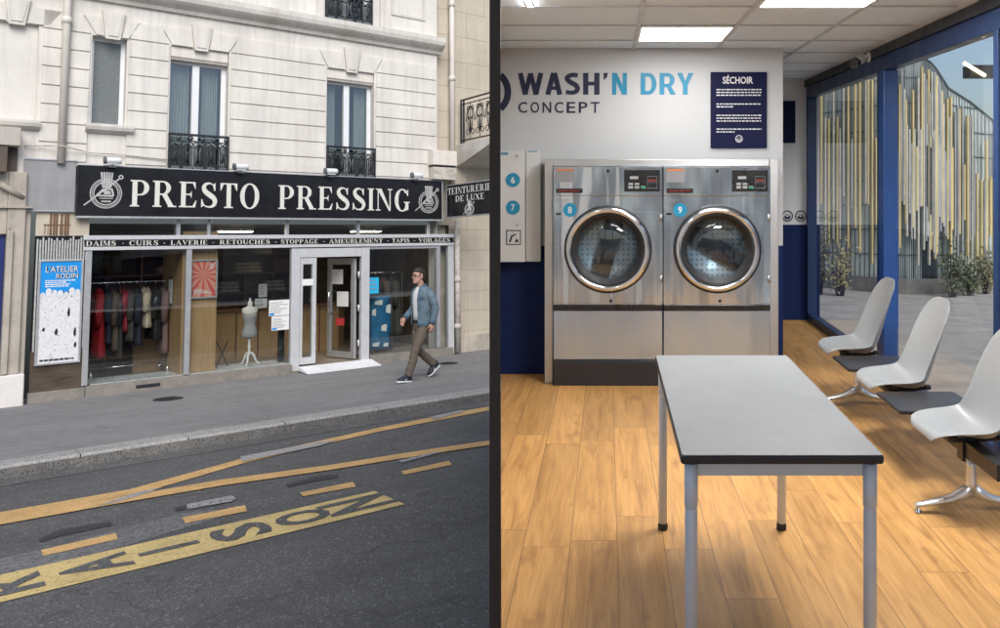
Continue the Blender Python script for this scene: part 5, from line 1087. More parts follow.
# each letter from plain strokes, as on the wall: heavy, slightly narrow capitals
ztop_, zbot_ = wl_(0,73)[1], wl_(0,94.7)[1]
B_ = .225
def ST(x0, y0, x1, y1, w=B_): dx, dy = x1-x0, y1-y0; l = math.hypot(dx, dy); a, b = -dy/l*w/2, dx/l*w/2; return [(x0-a,y0-b),(x1-a,y1-b),(x1+a,y1+b),(x0+a,y0+b)]
BOLD = {
 'W': ([ST(.10,1,.30,.0,.2), ST(.30,.0,.52,.98,.19), ST(.52,.98,.74,0,.19), ST(.74,0,.95,1,.2)], 1.06),
 'A': ([ST(.12,0,.36,1,.21), ST(.62,0,.40,1,.21), qs(.22,.22,.54,.38)], .75),
 'S': (spl([(.56,.88,.19),(.36,.91,.2),(.17,.84,.2),(.14,.70,.21),(.28,.56,.22),(.46,.45,.22),(.55,.29,.21),(.48,.14,.2),(.30,.09,.19),(.07,.13,.19)]), .68),
 'H': ([qs(.05,0,.27,1), qs(.51,0,.73,1), qs(.27,.42,.51,.60)], .79),
 'N': ([qs(.05,0,.25,1), qs(.55,0,.75,1), [(.05,1),(.27,1),(.75,0),(.53,0)]], .80),
 'D': ([qs(.05,0,.27,1), qs(.27,.83,.42,1), qs(.27,0,.42,.17)]+arc(.42,.5,.36,.5,.14,.33,-90,90,12), .82),
 'R': ([qs(.05,0,.27,1), qs(.27,.83,.42,1), qs(.27,.34,.42,.50)]+arc(.42,.67,.32,.33,.11,.17,-90,90,10)+[[(.36,.40),(.56,.42),(.80,0),(.55,0)]], .80),
 'Y': ([[(.0,1),(.24,1),(.46,.45),(.30,.38)], [(.76,1),(.53,1),(.30,.45),(.46,.38)], qs(.27,0,.49,.48)], .76),
 "'": ([[(.05,1),(.24,1),(.20,.80),(.06,.66)]], .26)}
def put(text, xa, xb, mt):                # one part per letter
    gs = []; x = 0
    for ch in text: g, w = BOLD[ch]; gs.append([[(p+x, q) for p, q in poly] for poly in g]); x += w+.05
    p, q = wl_(xa,90)[0], wl_(xb,90)[0]; w_ = x-.05
    for g in gs: part(t, 'letter', MB().sheet(g, lambda x, y, k: (p+(q-p)*x/w_, fW-k*.5, zbot_+(ztop_-zbot_)*y)), mt)
put("WASH'", 518, 608.5, 'navy_ink'); put('N', 611, 628, 'teal'); put('DRY', 639.5, 693.5, 'teal')
za, zb_ = wl_(0,113)[1], wl_(0,102)[1]
for k_, ch in enumerate('CONCEPT'):
    p, q = wl_(518.5+12.05*k_,90)[0], wl_(518.5+12.05*k_+8.7,90)[0]
    part(t, 'letter', MB().sheet(sans(ch, .012), lambda x, y, k: (p+(q-p)*x, fW-k, za+(zb_-za)*y)), 'navy_ink')
cx, cz_ = wl_(485.5,92); rO, rI = .195, .145
m = MB(); m.sheet([[(cx+a, cz_+b) for a, b in poly] for poly in arc(0,0,rO,rO,rI,rI,-66,66,30) if min(cx+a for a, b in poly) > xl_], lambda x, y, k: (x, fW-k*.3, y)); part(t, 'ring', m, 'navy_ink')
m = MB(); m.sheet([[(cx+a, cz_+b) for a, b in poly] for poly in arc(0,.0,.118,.05,.075,.02,-85,85,14) if min(cx+a for a, b in poly) > xl_], lambda x, y, k: (x, fW-k*.3, y)); part(t, 'ring_mark', m, 'navy_ink')
def face_logo(mb, cx, cz, r, y, n=28):    # ring with a half-filled bowl
    mb.sheet([[(cx+a, cz+b) for a, b in poly] for poly in arc(0,0,r,r,r*.80,r*.80,0,360,n)+arc(0,-.02*r,r*.6,r*.6,.01,.01,180,360,n//2)+[qs(-.5*r,.15*r,.5*r,.25*r)]], lambda x, z, k: (x, y-k*.3, z))
x0, z1 = wl_(710.5,72.3); x1, z0 = wl_(766.5,148)
t = thing('dryer_notice', 'navy SECHOIR instruction board with white print on the white wall', 'notice board', ((x0+x1)/2,YW,z0)); t['label'] = 'navy SÉCHOIR instruction board with white print on the white wall'
part(t, 'board', MB().box(x0, x1, YW-.02, YW-.001, z0, z1), 'navy_sign', .002)
m = MB(); w, h = x1-x0, z1-z0; m.sheet(sans('SÉCHOIR', .02), lambda x, y, k: (x0+w*(.21+.54*x), YW-.0215-k, z1-h*.155+h*.115*y))
part(t, 'title', m, 'sticker_white'); m = MB()
for zt_, rows in ((.225, (1,1,1)), (.415, (1,.40)), (.565, (1,1,1)), (.745, (1,.40))): words(m, x0+w*.10, x0+w*.90, z1-h*zt_, rows, h*.014, h*.037, YW-.0212, int(zt_*100), .015, .045); part(t, 'paragraph', m, 'sticker_white'); m = MB()
face_logo(m, x0+w*.5, z1-h*.88, h*.048, YW-.0212); part(t, 'round_mark', m, 'sticker_white')
xa, z1 = wl_(783,101,YB); xb, z0 = wl_(795,143,YB)
single('navy_board', 'small plain navy board on the alcove wall behind the wall corner', 'notice board', MB().box(xb-.42, xb, YB-.02, YB-.005, z0, z1), 'navy_sign', (xb-.2,YB-.01,z0), bevel=.002)
for i, x in enumerate((787.3, 800.6)):
    c, z = wl_(x,216,YB); m = MB(); face_logo(m, c, z, .058, YB-.004)
    single('round_logo', ('round black bowl logo on the alcove wall, nearer the wall corner', 'round black bowl logo on the alcove wall, nearer the window')[i], 'logo', m, 'navy_ink', (c,YB-.004,z))
# control cabinet with numbers 6 and 7
YC = YW-.13
x1 = wl_(525,0,YC)[0]; x2 = wl_(540.5,0,YC)[0]; z1, z0 = wl_(0,150,YC)[1], wl_(0,262,YC)[1]; xl2 = pxr(YC)+.025
t = thing('control_cabinet', 'white wall cabinet with blue number discs 6 and 7 beside the dryers', 'cabinet', ((xl2+x1)/2,YC,z0))
part(t, 'body', MB().box(xl2, x1, YC, YW-.006, z0, z1), 'cabinet_white', .004); part(t, 'side_box', MB().box(x1+.004, x2, YC+.02, YW-.006, z0, z1-.002), 'cabinet_white', .004)
def disc(rt, c, z, y, num, r=.052):
    b = part(rt, 'number_disc', MB().lathe([(r,-.004),(r,0)], (c,y,z), 28, ax='y'), 'teal'); m = MB(); m.sheet(sans(num, .015), lambda p, q, k: (c-r*.28+r*.56*p, y-.0055-k, z-r*.48+r*.96*q)); part(rt, 'number', m, 'sticker_white', sub=b)
for y, num in ((180,'6'),(207.5,'7')): c, z = wl_(513,y,YC); disc(t, c, z, YC-.001, num)
c, z = wl_(513.5,237.5,YC); m = MB()
for q in ((c-.055,c+.055,z-.055,z-.048),(c-.055,c+.055,z+.048,z+.055),(c-.055,c-.048,z-.048,z+.048),(c+.048,c+.055,z-.048,z+.048)): m.box(q[0], q[1], YC-.003, YC-.0005, q[2], q[3])
m.sheet([[(c-.035,z-.035),(c-.02,z-.035),(c-.005,z+.01),(c-.02,z+.01)], [(c-.02,z+.0),(c+.02,z+.02),(c+.02,z+.03),(c-.02,z+.015)], arc(c-.012,z+.03,.012,.012,.001,.001,0,360,8)[0], [(c+.01,z-.035),(c+.04,z-.035),(c+.03,z-.01),(c+.02,z-.01)]], lambda x, zz, k: (x, YC-.003-k, zz))
part(t, 'pictogram', m, 'navy_ink'); m = MB()
for y in (156,225): c, z = wl_(517,y,YC); m.lathe([(.012,-.006),(.012,0)], (c,YC,z), 12, ax='y')
part(t, 'lock', m, 'steel_dull'); m = MB(); a, z = wl_(501,152.5,YC); words(m, a, a+.09, z, [.6], .018, .03, YC-.002, 3); a, z = wl_(528,149.5,YC); words(m, a, a+.07, z-.01, [1], .008, .03, YC+.018, 3); part(t, 'small_print', m, 'teal')
# ---------------------------------------------------------------- room: dryers
YD = 5.96
ds_ = thing('dryer_surround', 'dull steel trim framing the pair of dryers in the wall opening', 'trim', (.39,YW,0))
m = MB(); m.box(-.452, -.392, YD+.05, YW+.05, 0, 1.622); m.box(1.178, 1.242, YD+.05, YW+.05, 0, 1.622); m.box(-.391, 1.177, YD+.05, YW+.05, 1.572, 1.622)
part(ds_, 'frame', m, 'steel_dull', .004)
single('dryer_plinth', 'black kick board under the two dryers', 'plinth', MB().box(-.385, 1.17, YD-.02, YD+.3, 0.002, .178), 'plinth_black', (.39,YD,0), bevel=.004)
def dryer(x0, w, label, num, seed):
    c = x0+w/2; t = thing('tumble_dryer', label, 'tumble dryer', (c,YD,.18), group='pair of tumble dryers in the wall'); g = .003
    z0, z1, z2, z3 = .181, .565, 1.362, 1.568; cz = 1.545-(249-170)/830*YD; ro = .300
    part(t, 'lower_panel', MB().box(x0+g, x0+w-g, YD+.004, YD+.7, z0, z1-.03), 'steel_lower', .004)
    part(t, 'black_strip', MB().box(x0+g, x0+w-g, YD-.008, YD+.5, z1-.027, z1+.012), 'panel_black', .004)
    # front sheet with a round hole
    n = 64; fr = MB(); a, b = x0+g, x0+w-g; zb, zt = z1+.015, z2-.002; R = ro-.035
    def rim(t_): # point on the rectangle along the direction t_
        dx, dz = math.cos(t_), math.sin(t_); k = min(((b-c) if dx > 0 else (a-c))/dx if abs(dx) > 1e-9 else 9, ((zt-cz) if dz > 0 else (zb-cz))/dz if abs(dz) > 1e-9 else 9); return (c+dx*k, cz+dz*k)
    an = sorted([2*PI*k/n for k in range(n)]+[math.atan2(zz-cz, xx-c) % (2*PI) for xx in (a, b) for zz in (zb, zt)])
    P = [(c+R*math.cos(q), YD, cz+R*math.sin(q)) for q in an]; Q = [(rim(q)[0], YD, rim(q)[1]) for q in an]; N = len(an)
    fr.add(P+Q, [(i, N+i, N+(i+1)%N, (i+1)%N) for i in range(N)])
    fr.add([(a,YD,zb),(b,YD,zb),(b,YD,zt),(a,YD,zt),(a,YD+.6,zb),(b,YD+.6,zb),(b,YD+.6,zt),(a,YD+.6,zt)], [(0,4,5,1),(2,6,7,3),(0,3,7,4),(1,5,6,2)])
    part(t, 'front_panel', fr, 'steel')
    cp = MB().box(a, b, YD-.004, YD+.5, z2, z3); part(t, 'control_panel', cp, 'steel', .004)
    k = part(t, 'display', MB().box(b-.275, b-.02, YD-.012, YD-.0045, z2+.028, z3-.022), 'panel_black', .003); dx = b-.275
    m = MB()
    for i in range(3): m.box(dx+.03+.045*i, dx+.062+.045*i, YD-.0145, YD-.0125, z2+.05, z2+.068)
    for i in range(2): m.box(dx+.03+.045*i, dx+.062+.045*i, YD-.0145, YD-.0125, z2+.076, z2+.09)
    m.box(dx+.04, dx+.10, YD-.0145, YD-.0125, z2+.118, z2+.138); part(t, 'keys', m, 'grey_key', sub=k)
    part(t, 'green_key', MB().box(dx+.12, dx+.15, YD-.0155, YD-.0147, z2+.05, z2+.066), 'green_key', sub=k)
    m = MB()
    for zz in (.052,.092,.135): m.box(dx+.165, dx+.235, YD-.0145, YD-.0125, z2+zz, z2+zz+.003)
    m.box(dx+.165, dx+.167, YD-.0145, YD-.0125, z2+.056, z2+.134); m.box(dx+.233, dx+.235, YD-.0145, YD-.0125, z2+.056, z2+.134); part(t, 'key_lines', m, 'label_grey', sub=k)
    part(t, 'red_line', MB().box(dx+.17, dx+.23, YD-.0147, YD-.0127, z2+.105, z2+.112), 'red_print', sub=k)
    k = part(t, 'label', MB().box(a+.018, a+.15, YD-.0062, YD-.0045, z2+.095, z3-.012), 'label_grey'); part(t, 'label_heading', MB().box(a+.022, a+.146, YD-.0075, YD-.0064, z3-.03, z3-.017), 'orange_print', sub=k)
    k = part(t, 'name_plate', MB().box(a+.02, a+.21, YD-.0062, YD-.0045, z2+.018, z2+.05), 'panel_black'); m = MB(); m.sheet(sans('Speed Queen', .01), lambda p, q, kk: (a+.035+.155*p, YD-.0068-kk, z2+.024+.02*q)); part(t, 'name_lettering', m, 'red_print', sub=k)
    part(t, 'lock', MB().lathe([(.012,-.008),(.012,0)], (c,YD-.0045,z3-.03), 14, ax='y').lathe([(.011,-.006),(.011,0)], (c+.02,YD-.0005,z1+.04), 14, ax='y').box(a+.02, a+.055, YD-.006, YD-.0005, z2-.14, z2-.125), 'panel_black')
    m = words(MB(), a+.012, a+.11, z2-.03, [1,.7], .006, .013, YD-.001, 4); part(t, 'small_print', m, 'label_grey')
    # door: hinge plate, gasket, polished ring, glass
    hp = MB(); xb = b-.015-c; nn = 28; rr = ro-.012; ts = [math.radians(-84+168*k/nn) for k in range(nn+1)]
    def box_edge(q): k = min(xb/math.cos(q), .265/abs(math.sin(q)) if abs(math.sin(q)) > 1e-6 else 9); k = max(k, rr+.001); return (k*math.cos(q), k*math.sin(q))
    ts = sorted(ts+[math.atan2(.265, xb), -math.atan2(.265, xb)]); ts = [q for q in ts if box_edge(q)[0]**2+box_edge(q)[1]**2 > (rr+.002)**2]
    I_ = [(c+rr*math.cos(q), cz+rr*math.sin(q)) for q in ts]; O_ = [(c+box_edge(q)[0], cz+box_edge(q)[1]) for q in ts]; N2 = len(ts)
    hp.add([(x,YD-.014,z) for x, z in I_+O_], [(i, N2+i, N2+i+1, i+1) for i in range(N2-1)]); hp.add([(x,y,z) for x, z in O_ for y in (YD-.014,YD-.001)], [(2*i,2*i+1,2*i+3,2*i+2) for i in range(N2-1)])
    dp = part(t, 'door', hp, 'steel')
    part(t, 'gasket', MB().lathe([(ro+.012,-.001),(ro+.014,-.018),(ro-.002,-.03),(ro-.02,-.02)], (c,YD-.014,cz), 56, ax='y', cap=False), 'gasket', sub=dp)
    part(t, 'ring', MB().lathe([(ro+.002,-.016),(ro-.002,-.036),(ro-.012,-.046),(ro-.024,-.048),(ro-.034,-.042),(ro-.040,-.028),(ro-.043,-.01)], (c,YD-.014,cz), 64, ax='y', cap=False), 'steel_ring', sub=dp)
    part(t, 'inner_gasket', MB().lathe([(ro-.041,-.020),(ro-.046,-.024),(ro-.056,-.016),(ro-.058,.03)], (c,YD-.014,cz), 56, ax='y', cap=False), 'gasket', sub=dp)
    part(t, 'glass', MB().lathe([(ro-.057,-.012),(.14,-.028),(.001,-.034)], (c,YD-.014,cz), 48, ax='y'), 'door_glass', sub=dp)
    m = MB()
    for zz in (cz-.24, cz+.2): m.tube([(b-.012,YD-.012,zz),(b-.012,YD-.012,zz+.05)], .011, 10)
    part(t, 'hinge', m, 'steel_dull', sub=dp)
    dm = MB(); dd = .26; dm.lathe([(ro-.04,.03),(ro-.02,.05),(ro+.01,.08),(ro+.02,dd),(.02,dd+.02),(.001,dd+.02)], (c,YD,cz), 48, ax='y', cap=False); k = part(t, 'drum', dm, 'drum')
    for i in range(3):
        q = seed+2*PI*i/3; u = V((math.cos(q),0,math.sin(q))); v = V((-math.sin(q),0,math.cos(q))); o = V((c,0,cz)); bm_ = MB(); R2 = ro+.012
        bm_.add([tuple(o+u*r+v*s+V((0,yy,0))) for yy in (YD+.12, YD+dd-.02) for r, s in ((R2,-.09),(R2-.11,-.02),(R2-.11,.02),(R2,.09))], [(0,1,2,3),(7,6,5,4),(0,4,5,1),(1,5,6,2),(2,6,7,3)]); part(t, 'paddle', bm_, 'steel_dull', sub=k)
    pd = MB(); o = V((c,0,cz)); q = seed+.4; u = V((math.cos(q),0,math.sin(q))); v = V((-math.sin(q),0,math.cos(q)))
    pd.add([tuple(o+u*r+v*s+V((0,YD+dd-.03,0))) for r, s in ((-.27,-.07),(.27,-.07),(.27,.07),(-.27,.07))], [(0,1,2,3)]); part(t, 'back_brace', pd, 'steel', sub=k)
    disc(t, wp(570 if num == '8' else 680, 210, YD)[0], wp(0,210,YD)[1], YD-.0015, num, .05)
dryer(-.388, .79, 'steel tumble dryer with blue disc 8, left of the pair', '8', .9); dryer(.404, .772, 'steel tumble dryer with blue disc 9, right of the pair', '9', 2.2)
# ---------------------------------------------------------------- room: folding table
t = thing('folding_table', 'grey topped table with black edge and round metal legs in front of the dryers', 'table', (.49,2.98,0))
tx0, tx1, ty0, ty1, tz = .208, .782, 2.335, 3.60, .742
part(t, 'edge_band', MB().rbox(tx0, tx1, ty0, ty1, tz-.026, tz-.003, .012, 'z'), 'edge_black', .005)
part(t, 'top', MB().rbox(tx0+.004, tx1-.004, ty0+.004, ty1-.004, tz-.0028, tz, .010, 'z'), 'table_top')
m = MB(); i = .035
m.box(tx0+i, tx1-i, ty0+i, ty0+i+.022, tz-.071, tz-.027); m.box(tx0+i, tx1-i, ty1-i-.022, ty1-i, tz-.071, tz-.027); m.box(tx0+i, tx0+i+.022, ty0+i+.023, ty1-i-.023, tz-.071, tz-.027); m.box(tx1-i-.022, tx1-i, ty0+i+.023, ty1-i-.023, tz-.071, tz-.027)
part(t, 'apron', m, 'leg_grey', .004)
for x in (tx0+.032, tx1-.032):
    for y in (ty0+.032, ty1-.032):
        r = .0195; l = part(t, 'leg', MB().lathe([(r*.93,.03),(r*.93,.575),(r*.86,.578),(r*.86,.584),(r,.588),(r,tz-.031)], (x,y,0), 24), 'leg_grey')
        part(t, 'foot_cap', MB().lathe([(r*.9,0),(r*1.08,.004),(r*1.08,.022),(r*.95,.0295)], (x,y,0), 20), 'rubber', sub=l)
# ---------------------------------------------------------------- room: seats on a beam
bt = thing('beam_seating', 'row of white shell seats and small dark tables on a black beam by the window', 'seating', (1.64,4.6,0))
XB = 1.655
part(bt, 'beam', MB().rbox(XB-.03, XB+.03, 3.46, 5.78, .245, .315, .006, 'y'), 'beam_black')
def shell(cy, tilt):
    prof = [(-.245,.412,.120,0),(-.240,.430,.165,.002),(-.215,.442,.192,.008),(-.14,.436,.214,.024),(-.05,.418,.226,.046),(.03,.406,.228,.066),(.09,.412,.222,.078),(.135,.445,.212,.082),(.168,.505,.203,.076),(.195,.585,.203,.064),(.222,.665,.203,.050),(.246,.740,.190,.034),(.263,.790,.162,.020),(.272,.820,.118,.009),(.276,.832,.060,.002)]
    zo = -.075; n = 17; vs = []
    P = [V((q[0],q[1])) for q in prof]
    for i, (d, z, hw_, up) in enumerate(prof):
        tg = (P[min(i+1,len(P)-1)]-P[max(i-1,0)]).normalized(); nr = V((-tg.y, tg.x))
        for k in range(n):
            u = -1+2*k/(n-1); e = abs(u)**2.4*up; vs.append((XB+d*.87+nr.x*e, cy+hw_*u*.94, .333+(z+nr.y*e+zo-.333)*1.16))
    m = MB().add(vs, [(i*n+k, i*n+k+1, (i+1)*n+k+1, (i+1)*n+k) for i in range(len(prof)-1) for k in range(n-1)], True)
    o = part(bt, 'seat_shell', m, 'shell_white'); s = o.modifiers.new('solid', 'SOLIDIFY'); s.thickness = .006; s.offset = -1; q = o.modifiers.new('sub', 'SUBSURF'); q.levels = 2; q.render_levels = 2
    m = MB(); m.box(XB-.04, XB+.04, cy-.03, cy+.03, .22, .326)
    for sx in (-1, 1):
        for sy in (-1, 1): m.tube([(XB+sx*.03,cy+sy*.03,.318),(XB+sx*.11,cy+sy*.085,.338 if sx < 0 else .345)], .011, 8); m.lathe([(.02,-.01),(.02,.012)], (XB+sx*.11,cy+sy*.085,.34 if sx < 0 else .347), 12)
    part(bt, 'seat_mount', m, 'beam_black', .003)
for cy in (5.53, 4.66, 3.80): shell(cy, 0)
for cy in (5.15, 4.285):
    k = part(bt, 'side_table', MB().rbox(XB-.21, XB+.21, cy-.185, cy+.185, .336, .352, .02, 'z'), 'edge_black', .004); part(bt, 'table_surface', MB().rbox(XB-.203, XB+.203, cy-.178, cy+.178, .3522, .3535, .018, 'z'), 'table_dark', sub=k)
    part(bt, 'bracket', MB().box(XB-.06, XB+.06, cy-.05, cy+.05, .316, .3355), 'beam_black', sub=k)
for cy in (5.46, 3.75):
    k = part(bt, 'pedestal', MB().lathe([(.032,.10),(.022,.14),(.020,.20),(.024,.2445)], (XB-.01,cy,0), 20), 'cast_alu')
    for s in (-1, 1):
        ft = MB().loft([[(XB-.01+s*x, cy+w_*math.cos(q), z+h_*math.sin(q)) for q in [2*PI*j/14 for j in range(14)]] for x, z, w_, h_ in ((0,.105,.030,.035),(.04,.085,.028,.030),(.09,.062,.025,.018),(.16,.047,.022,.013),(.22,.037,.019,.010),(.255,.031,.017,.009))]); part(bt, 'foot', ft, 'cast_alu', sub=k)
        part(bt, 'glide', MB().lathe([(.018,0),(.02,.004),(.010,.012),(.009,.03)], (XB-.01+s*.24,cy,0), 14), 'chrome', sub=k)
# ---------------------------------------------------------------- room: window wall
ww = thing('window_wall', 'tall blue-framed shop window wall along the right side of the room', 'window', (XG,5,0))
ZB0, ZB1 = 2.285, 2.395
ys = [-1.7, .4, 2.4, 4.37, 6.26, YB-.06]
part(ww, 'sill', MB().box(XG-.035, XG+.05, -1.74, YB-.01, .001, .075), 'frame_blue', .004)
part(ww, 'beam', MB().box(XG-.04, XG+.05, -1.74, YB-.01, ZB0, ZB1), 'frame_blue', .004)
part(ww, 'shutter_housing', MB().box(XG-.06, XG+.05, -1.74, YB-.005, ZB1+.002, CE-.002), 'box_charcoal', .004)
for y in ys[1:]:
    w_ = .055 if y != 6.26 else .06
    k = part(ww, 'mullion', MB().box(XG-.045, XG+.05, y-w_/2, y+w_/2, .0755, ZB0-.001), 'frame_blue', .004)
    if y == 6.26: part(ww, 'pillar_face', MB().box(XG-.05, XG+.06, y-.14, y-w_/2-.002, .0755, ZB0-.001), 'frame_blue_light', .006, sub=k)
for a, b in zip(ys, ys[1:]): part(ww, 'pane', MB().box(XG, XG+.008, a+.02, b-.02, .076, ZB0-.001), 'pane_glass')
t = thing('security_camera', 'small black and white security camera on the window beam at the ceiling', 'security camera', (1.86,6.25,2.36))
part(t, 'mount', MB().lathe([(.035,-.012),(.04,0)], (1.965,6.22,2.39), 16, ax='x').tube([(1.96,6.22,2.39),(1.90,6.22,2.40),(1.88,6.22,2.385)], .012, 8), 'sticker_white')
part(t, 'body', MB().tube([(1.93,6.26,2.385),(1.905,6.22,2.375),(1.83,6.10,2.335)], .034, 14), 'cabinet_white'); part(t, 'lens_hood', MB().tube([(1.835,6.108,2.338),(1.80,6.055,2.320)], .037, 14), 'panel_black')
# ---------------------------------------------------------------- outside the room's window
pm('plaza', (.36,.34,.31), .95, var=.22, scale=2.2, bump=.6, bscale=35, dark=(.27,.255,.235))
pm('fin_gold', (.80,.64,.30), .4, .1, var=.2, scale=3, stretch=(1,1,.3)); pm('fin_grey', (.40,.41,.41), .4, .1, var=.3, scale=3, stretch=(1,1,.3)); pm('fin_pale', (.72,.70,.60), .35, .3, var=.2)
pm('hall_glass', (.60,.66,.63), .28, 0, var=.3, scale=.9, spec=.8, stretch=(1,1,.5), rvar=.08); pm('hall_line', (.14,.17,.18), .5); pm('hall_base', (.20,.19,.17), .8, var=.25)
def pz(y): return -.02-.0625*y
pl_ = [(XG+.07,-3),(60,-3),(60,70),(XG+.07,70)]
struct('plaza', MB().add([(x,y,pz(y)) for x, y in pl_], [(0,1,2,3)]), 'plaza')
ctrl = [(790,21,28),(815,20,30),(850,19,42),(888,18.2,58),(905,18,57),(922,18,57),(930,18,62),(936,18.1,69),(948,18.3,88),(970,18.8,102),(1000,19.6,126),(1040,21,160),(1090,23,205)]
def hall(s):
    i = min(int(s), len(ctrl)-2); f = s-i; a, b = ctrl[i], ctrl[i+1]; px, Y, py = (a[k]+(b[k]-a[k])*f for k in range(3)); x, z = wp(px, py, Y); return x, Y, z
hb = thing('glass_hall', 'curved glass building with gold and grey vertical fins outside the window', 'building', (6,19,pz(19)))
S = [hall(i*.25) for i in range(4*(len(ctrl)-1)+1)]
m = MB(); m.add([p for x, y, z in S for p in ((x,y,pz(y)-.1),(x,y,z))], [(2*i,2*i+2,2*i+3,2*i+1) for i in range(len(S)-1)]); m.add([p for x, y, z in S for p in ((x,y,z),(x+1.5,y+4,z+.25))], [(2*i,2*i+2,2*i+3,2*i+1) for i in range(len(S)-1)])
part(hb, 'facade', m, 'hall_glass')
m = MB()
for h in range(11):
    pts = [(x,y-.02,pz(y)+.55*h+.3) for x, y, z in S if pz(y)+.55*h+.3 < z]
    if len(pts) > 1: m.tube(pts, .012, 5)
for k in range(8*(len(ctrl)-1)): x, y, z = hall(k/8); m.tube([(x,y-.02,pz(y)),(x,y-.02,z)], .008 if k % 4 else .014, 5)
m.tube([(x,y-.03,z) for x, y, z in S], .02, 6)
part(hb, 'glazing_bars', m, 'hall_line')
m = MB()
for p, q in zip(S, S[1:]): m.add([(p[0],p[1]-.12,pz(p[1])),(q[0],q[1]-.12,pz(q[1])),(q[0],q[1]-.12,pz(q[1])+.35),(p[0],p[1]-.12,pz(p[1])+.35)], [(0,1,2,3)])
part(hb, 'base_wall', m, 'hall_base')
r = random.Random(11); N = 100
for i in range(N):
    s = .8+(len(ctrl)-2.2)*i/N+r.uniform(-.03,.03); x, y, z = hall(s); g = pz(y); H = z-g
    u = s/(len(ctrl)-1); gold = r.random() < (.85 if u < .42 else .30)
    za, zb2 = g+H*r.uniform(.12,.40), g+H*r.choice((.62,.66,.70,.84,.88,.93))*r.uniform(.97,1.03)
    part(hb, 'fin', MB().box(x-.016, x+.016, y-.24, y-.13, za, zb2), ('fin_gold' if r.random() < .65 else 'fin_pale') if gold else ('fin_grey' if r.random() < .75 else 'fin_gold'))
pm('leaf_green', (.15,.175,.09), .7, var=.5, scale=3); pm('leaf_dry', (.38,.34,.18), .8, var=.4, scale=3); pm('twig', (.08,.06,.045), .9)
def shrub(px, Y, h, w, mat, lab, seed):
    r = random.Random(seed); x = (px-PX)/F*Y; g = pz(Y); t = thing('shrub', lab, 'shrub', (x,Y,g), group='shrubs at the foot of the glass hall'); st = MB(); lf = MB()
    for i in range(16):
        a = r.uniform(0, 6.28); R = w*r.uniform(.1,1); top = V((x+R*math.cos(a), Y+R*.6*math.sin(a), g+h*r.uniform(.55,1))); b0 = V((x+R*.25*math.cos(a), Y, g)); st.tube([b0, b0.lerp(top,.5)+V((0,0,.05)), top], [.012,.008,.003], 4)
        for k in range(26):
            p = b0.lerp(top, r.uniform(.2,1))+V((r.gauss(0,.07),r.gauss(0,.07),r.gauss(0,.06))); d1 = V((r.gauss(0,1),r.gauss(0,1),r.gauss(0,1))).normalized()*r.uniform(.03,.07); d2 = d1.cross(V((r.gauss(0,1),r.gauss(0,1),r.gauss(0,1)))).normalized()*.022
            lf.add([tuple(p-d1),tuple(p+d2),tuple(p+d1),tuple(p-d2)], [(0,1,2,3)])
    part(t, 'stem', st, 'twig'); part(t, 'foliage', lf, mat)
for a in ((952,17.2,1.35,.42,'leaf_green','tall dark green shrub at the foot of the glass building'),(968,17.6,.8,.45,'leaf_green','low green shrub right of the tall one outside the window'),(985,18,1.0,.4,'leaf_dry','dry yellow shrub outside near the right end of the window'),(840,17.5,1.2,.35,'leaf_dry','dry reedy shrub outside seen through the far pane'),(820,17.8,1.7,.3,'leaf_green','slim green shrub outside at the far window corner')): shrub(*a, int(a[0]))
# added bar, post and glow outside, standing in for a lamp mirrored in the glass
t = thing('mirrored_lamp_bar', 'added dark bar on a post outside the window, its warm tip standing in for a mirrored lamp', 'lamp', (3.1,5.5,0))
glow('warm_tube', (1,.78,.45), 4)
part(t, 'post', MB().tube([(3.1,5.5,pz(5.5)),(3.1,5.5,2.3)], .03, 10), 'box_charcoal'); part(t, 'arm', MB().box(2.38, 3.07, 5.44, 5.56, 2.155, 2.235), 'box_charcoal', .006); part(t, 'mirrored_glow', MB().tube([(2.33,5.42,2.245),(2.47,5.42,2.16)], .012, 8), 'warm_tube')
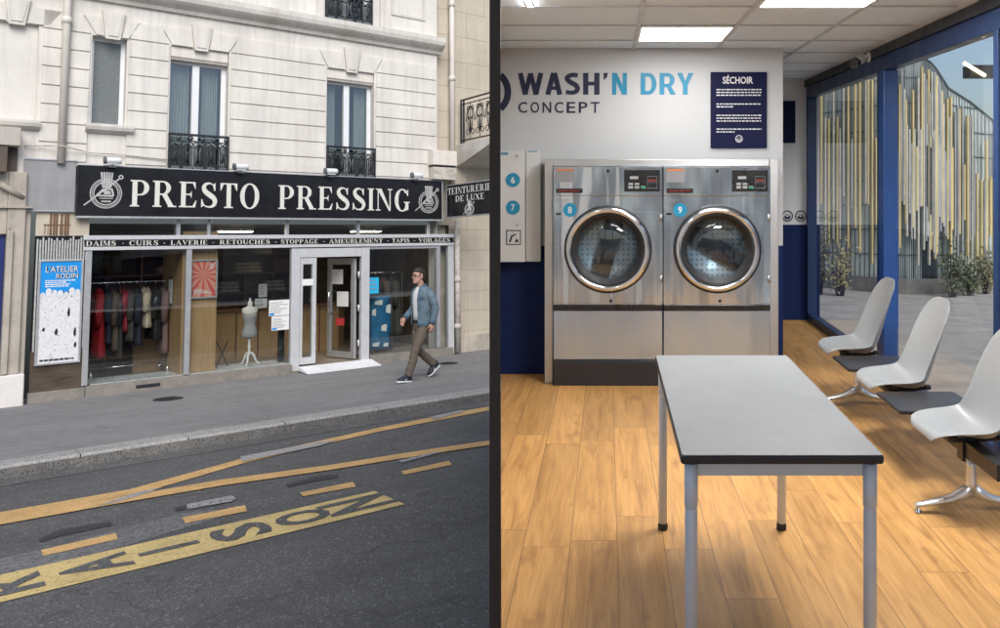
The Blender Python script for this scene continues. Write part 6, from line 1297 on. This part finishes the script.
# ---------------------------------------------------------------- the other side of the street, seen only in the glass
ob_ = thing('opposite_building', 'plain cream building with tall windows across the street, mirrored in the shop glass', 'building', (12,-24,RZ), 'L')
pm('stone_far', (.40,.37,.32), .9, var=.1, dark=(.3,.27,.23)); holes = []
for k in range(8):
    for z in (.6,3.9): holes.append((-1+3.4*k, .3+3.4*k, z, z+2.1))
m = MB(); grid_wall(m, -3, 27, RZ, 7.0, holes, 24, .3); m.v = [(x,-y,z) for x, y, z in m.v]; part(ob_, 'wall', m, 'stone_far')
for h in holes: part(ob_, 'window', MB().box(h[0], h[1], -24.32, -24.25, h[2], h[3]).box((h[0]+h[1])/2-.04, (h[0]+h[1])/2+.04, -24.24, -24.2, h[2], h[3]), 'ink_grey')
# ---------------------------------------------------------------- light
w = bpy.data.worlds.new('World'); sc.world = w; w.use_nodes = True; nt = w.node_tree; bg = nt.nodes['Background']
sky = nt.nodes.new('ShaderNodeTexSky'); sky.sky_type = 'NISHITA'; sky.sun_disc = False; sky.sun_elevation = math.radians(46); az = math.radians(160); sky.sun_rotation = az; sky.air_density = 1.0; sky.dust_density = 2.0; sky.ozone_density = 3.5
hsv = nt.nodes.new('ShaderNodeHueSaturation'); hsv.inputs['Saturation'].default_value = .85; nt.links.new(sky.outputs[0], hsv.inputs['Color']); nt.links.new(hsv.outputs[0], bg.inputs['Color']); bg.inputs['Strength'].default_value = .15
sd_ = bpy.data.lights.new('sun', 'SUN'); sun = bpy.data.objects.new('sun', sd_); COL.objects.link(sun); sd_.energy = 3.2; sd_.angle = math.radians(40); sd_.color = (1,.955,.895)
el = math.radians(46); dirv = V((math.sin(az)*math.cos(el), math.cos(az)*math.cos(el), math.sin(el))); sun.rotation_euler = (-dirv).to_track_quat('-Z', 'Y').to_euler()
sc.view_settings.view_transform = 'Standard'; sc.view_settings.look = 'None'; sc.view_settings.exposure = 0
sc.cycles.use_denoising = True; sc.cycles.max_bounces = 8; sc.cycles.transparent_max_bounces = 16; sc.cycles.caustics_reflective = False; sc.cycles.caustics_refractive = False; sc.cycles.sample_clamp_indirect = 6
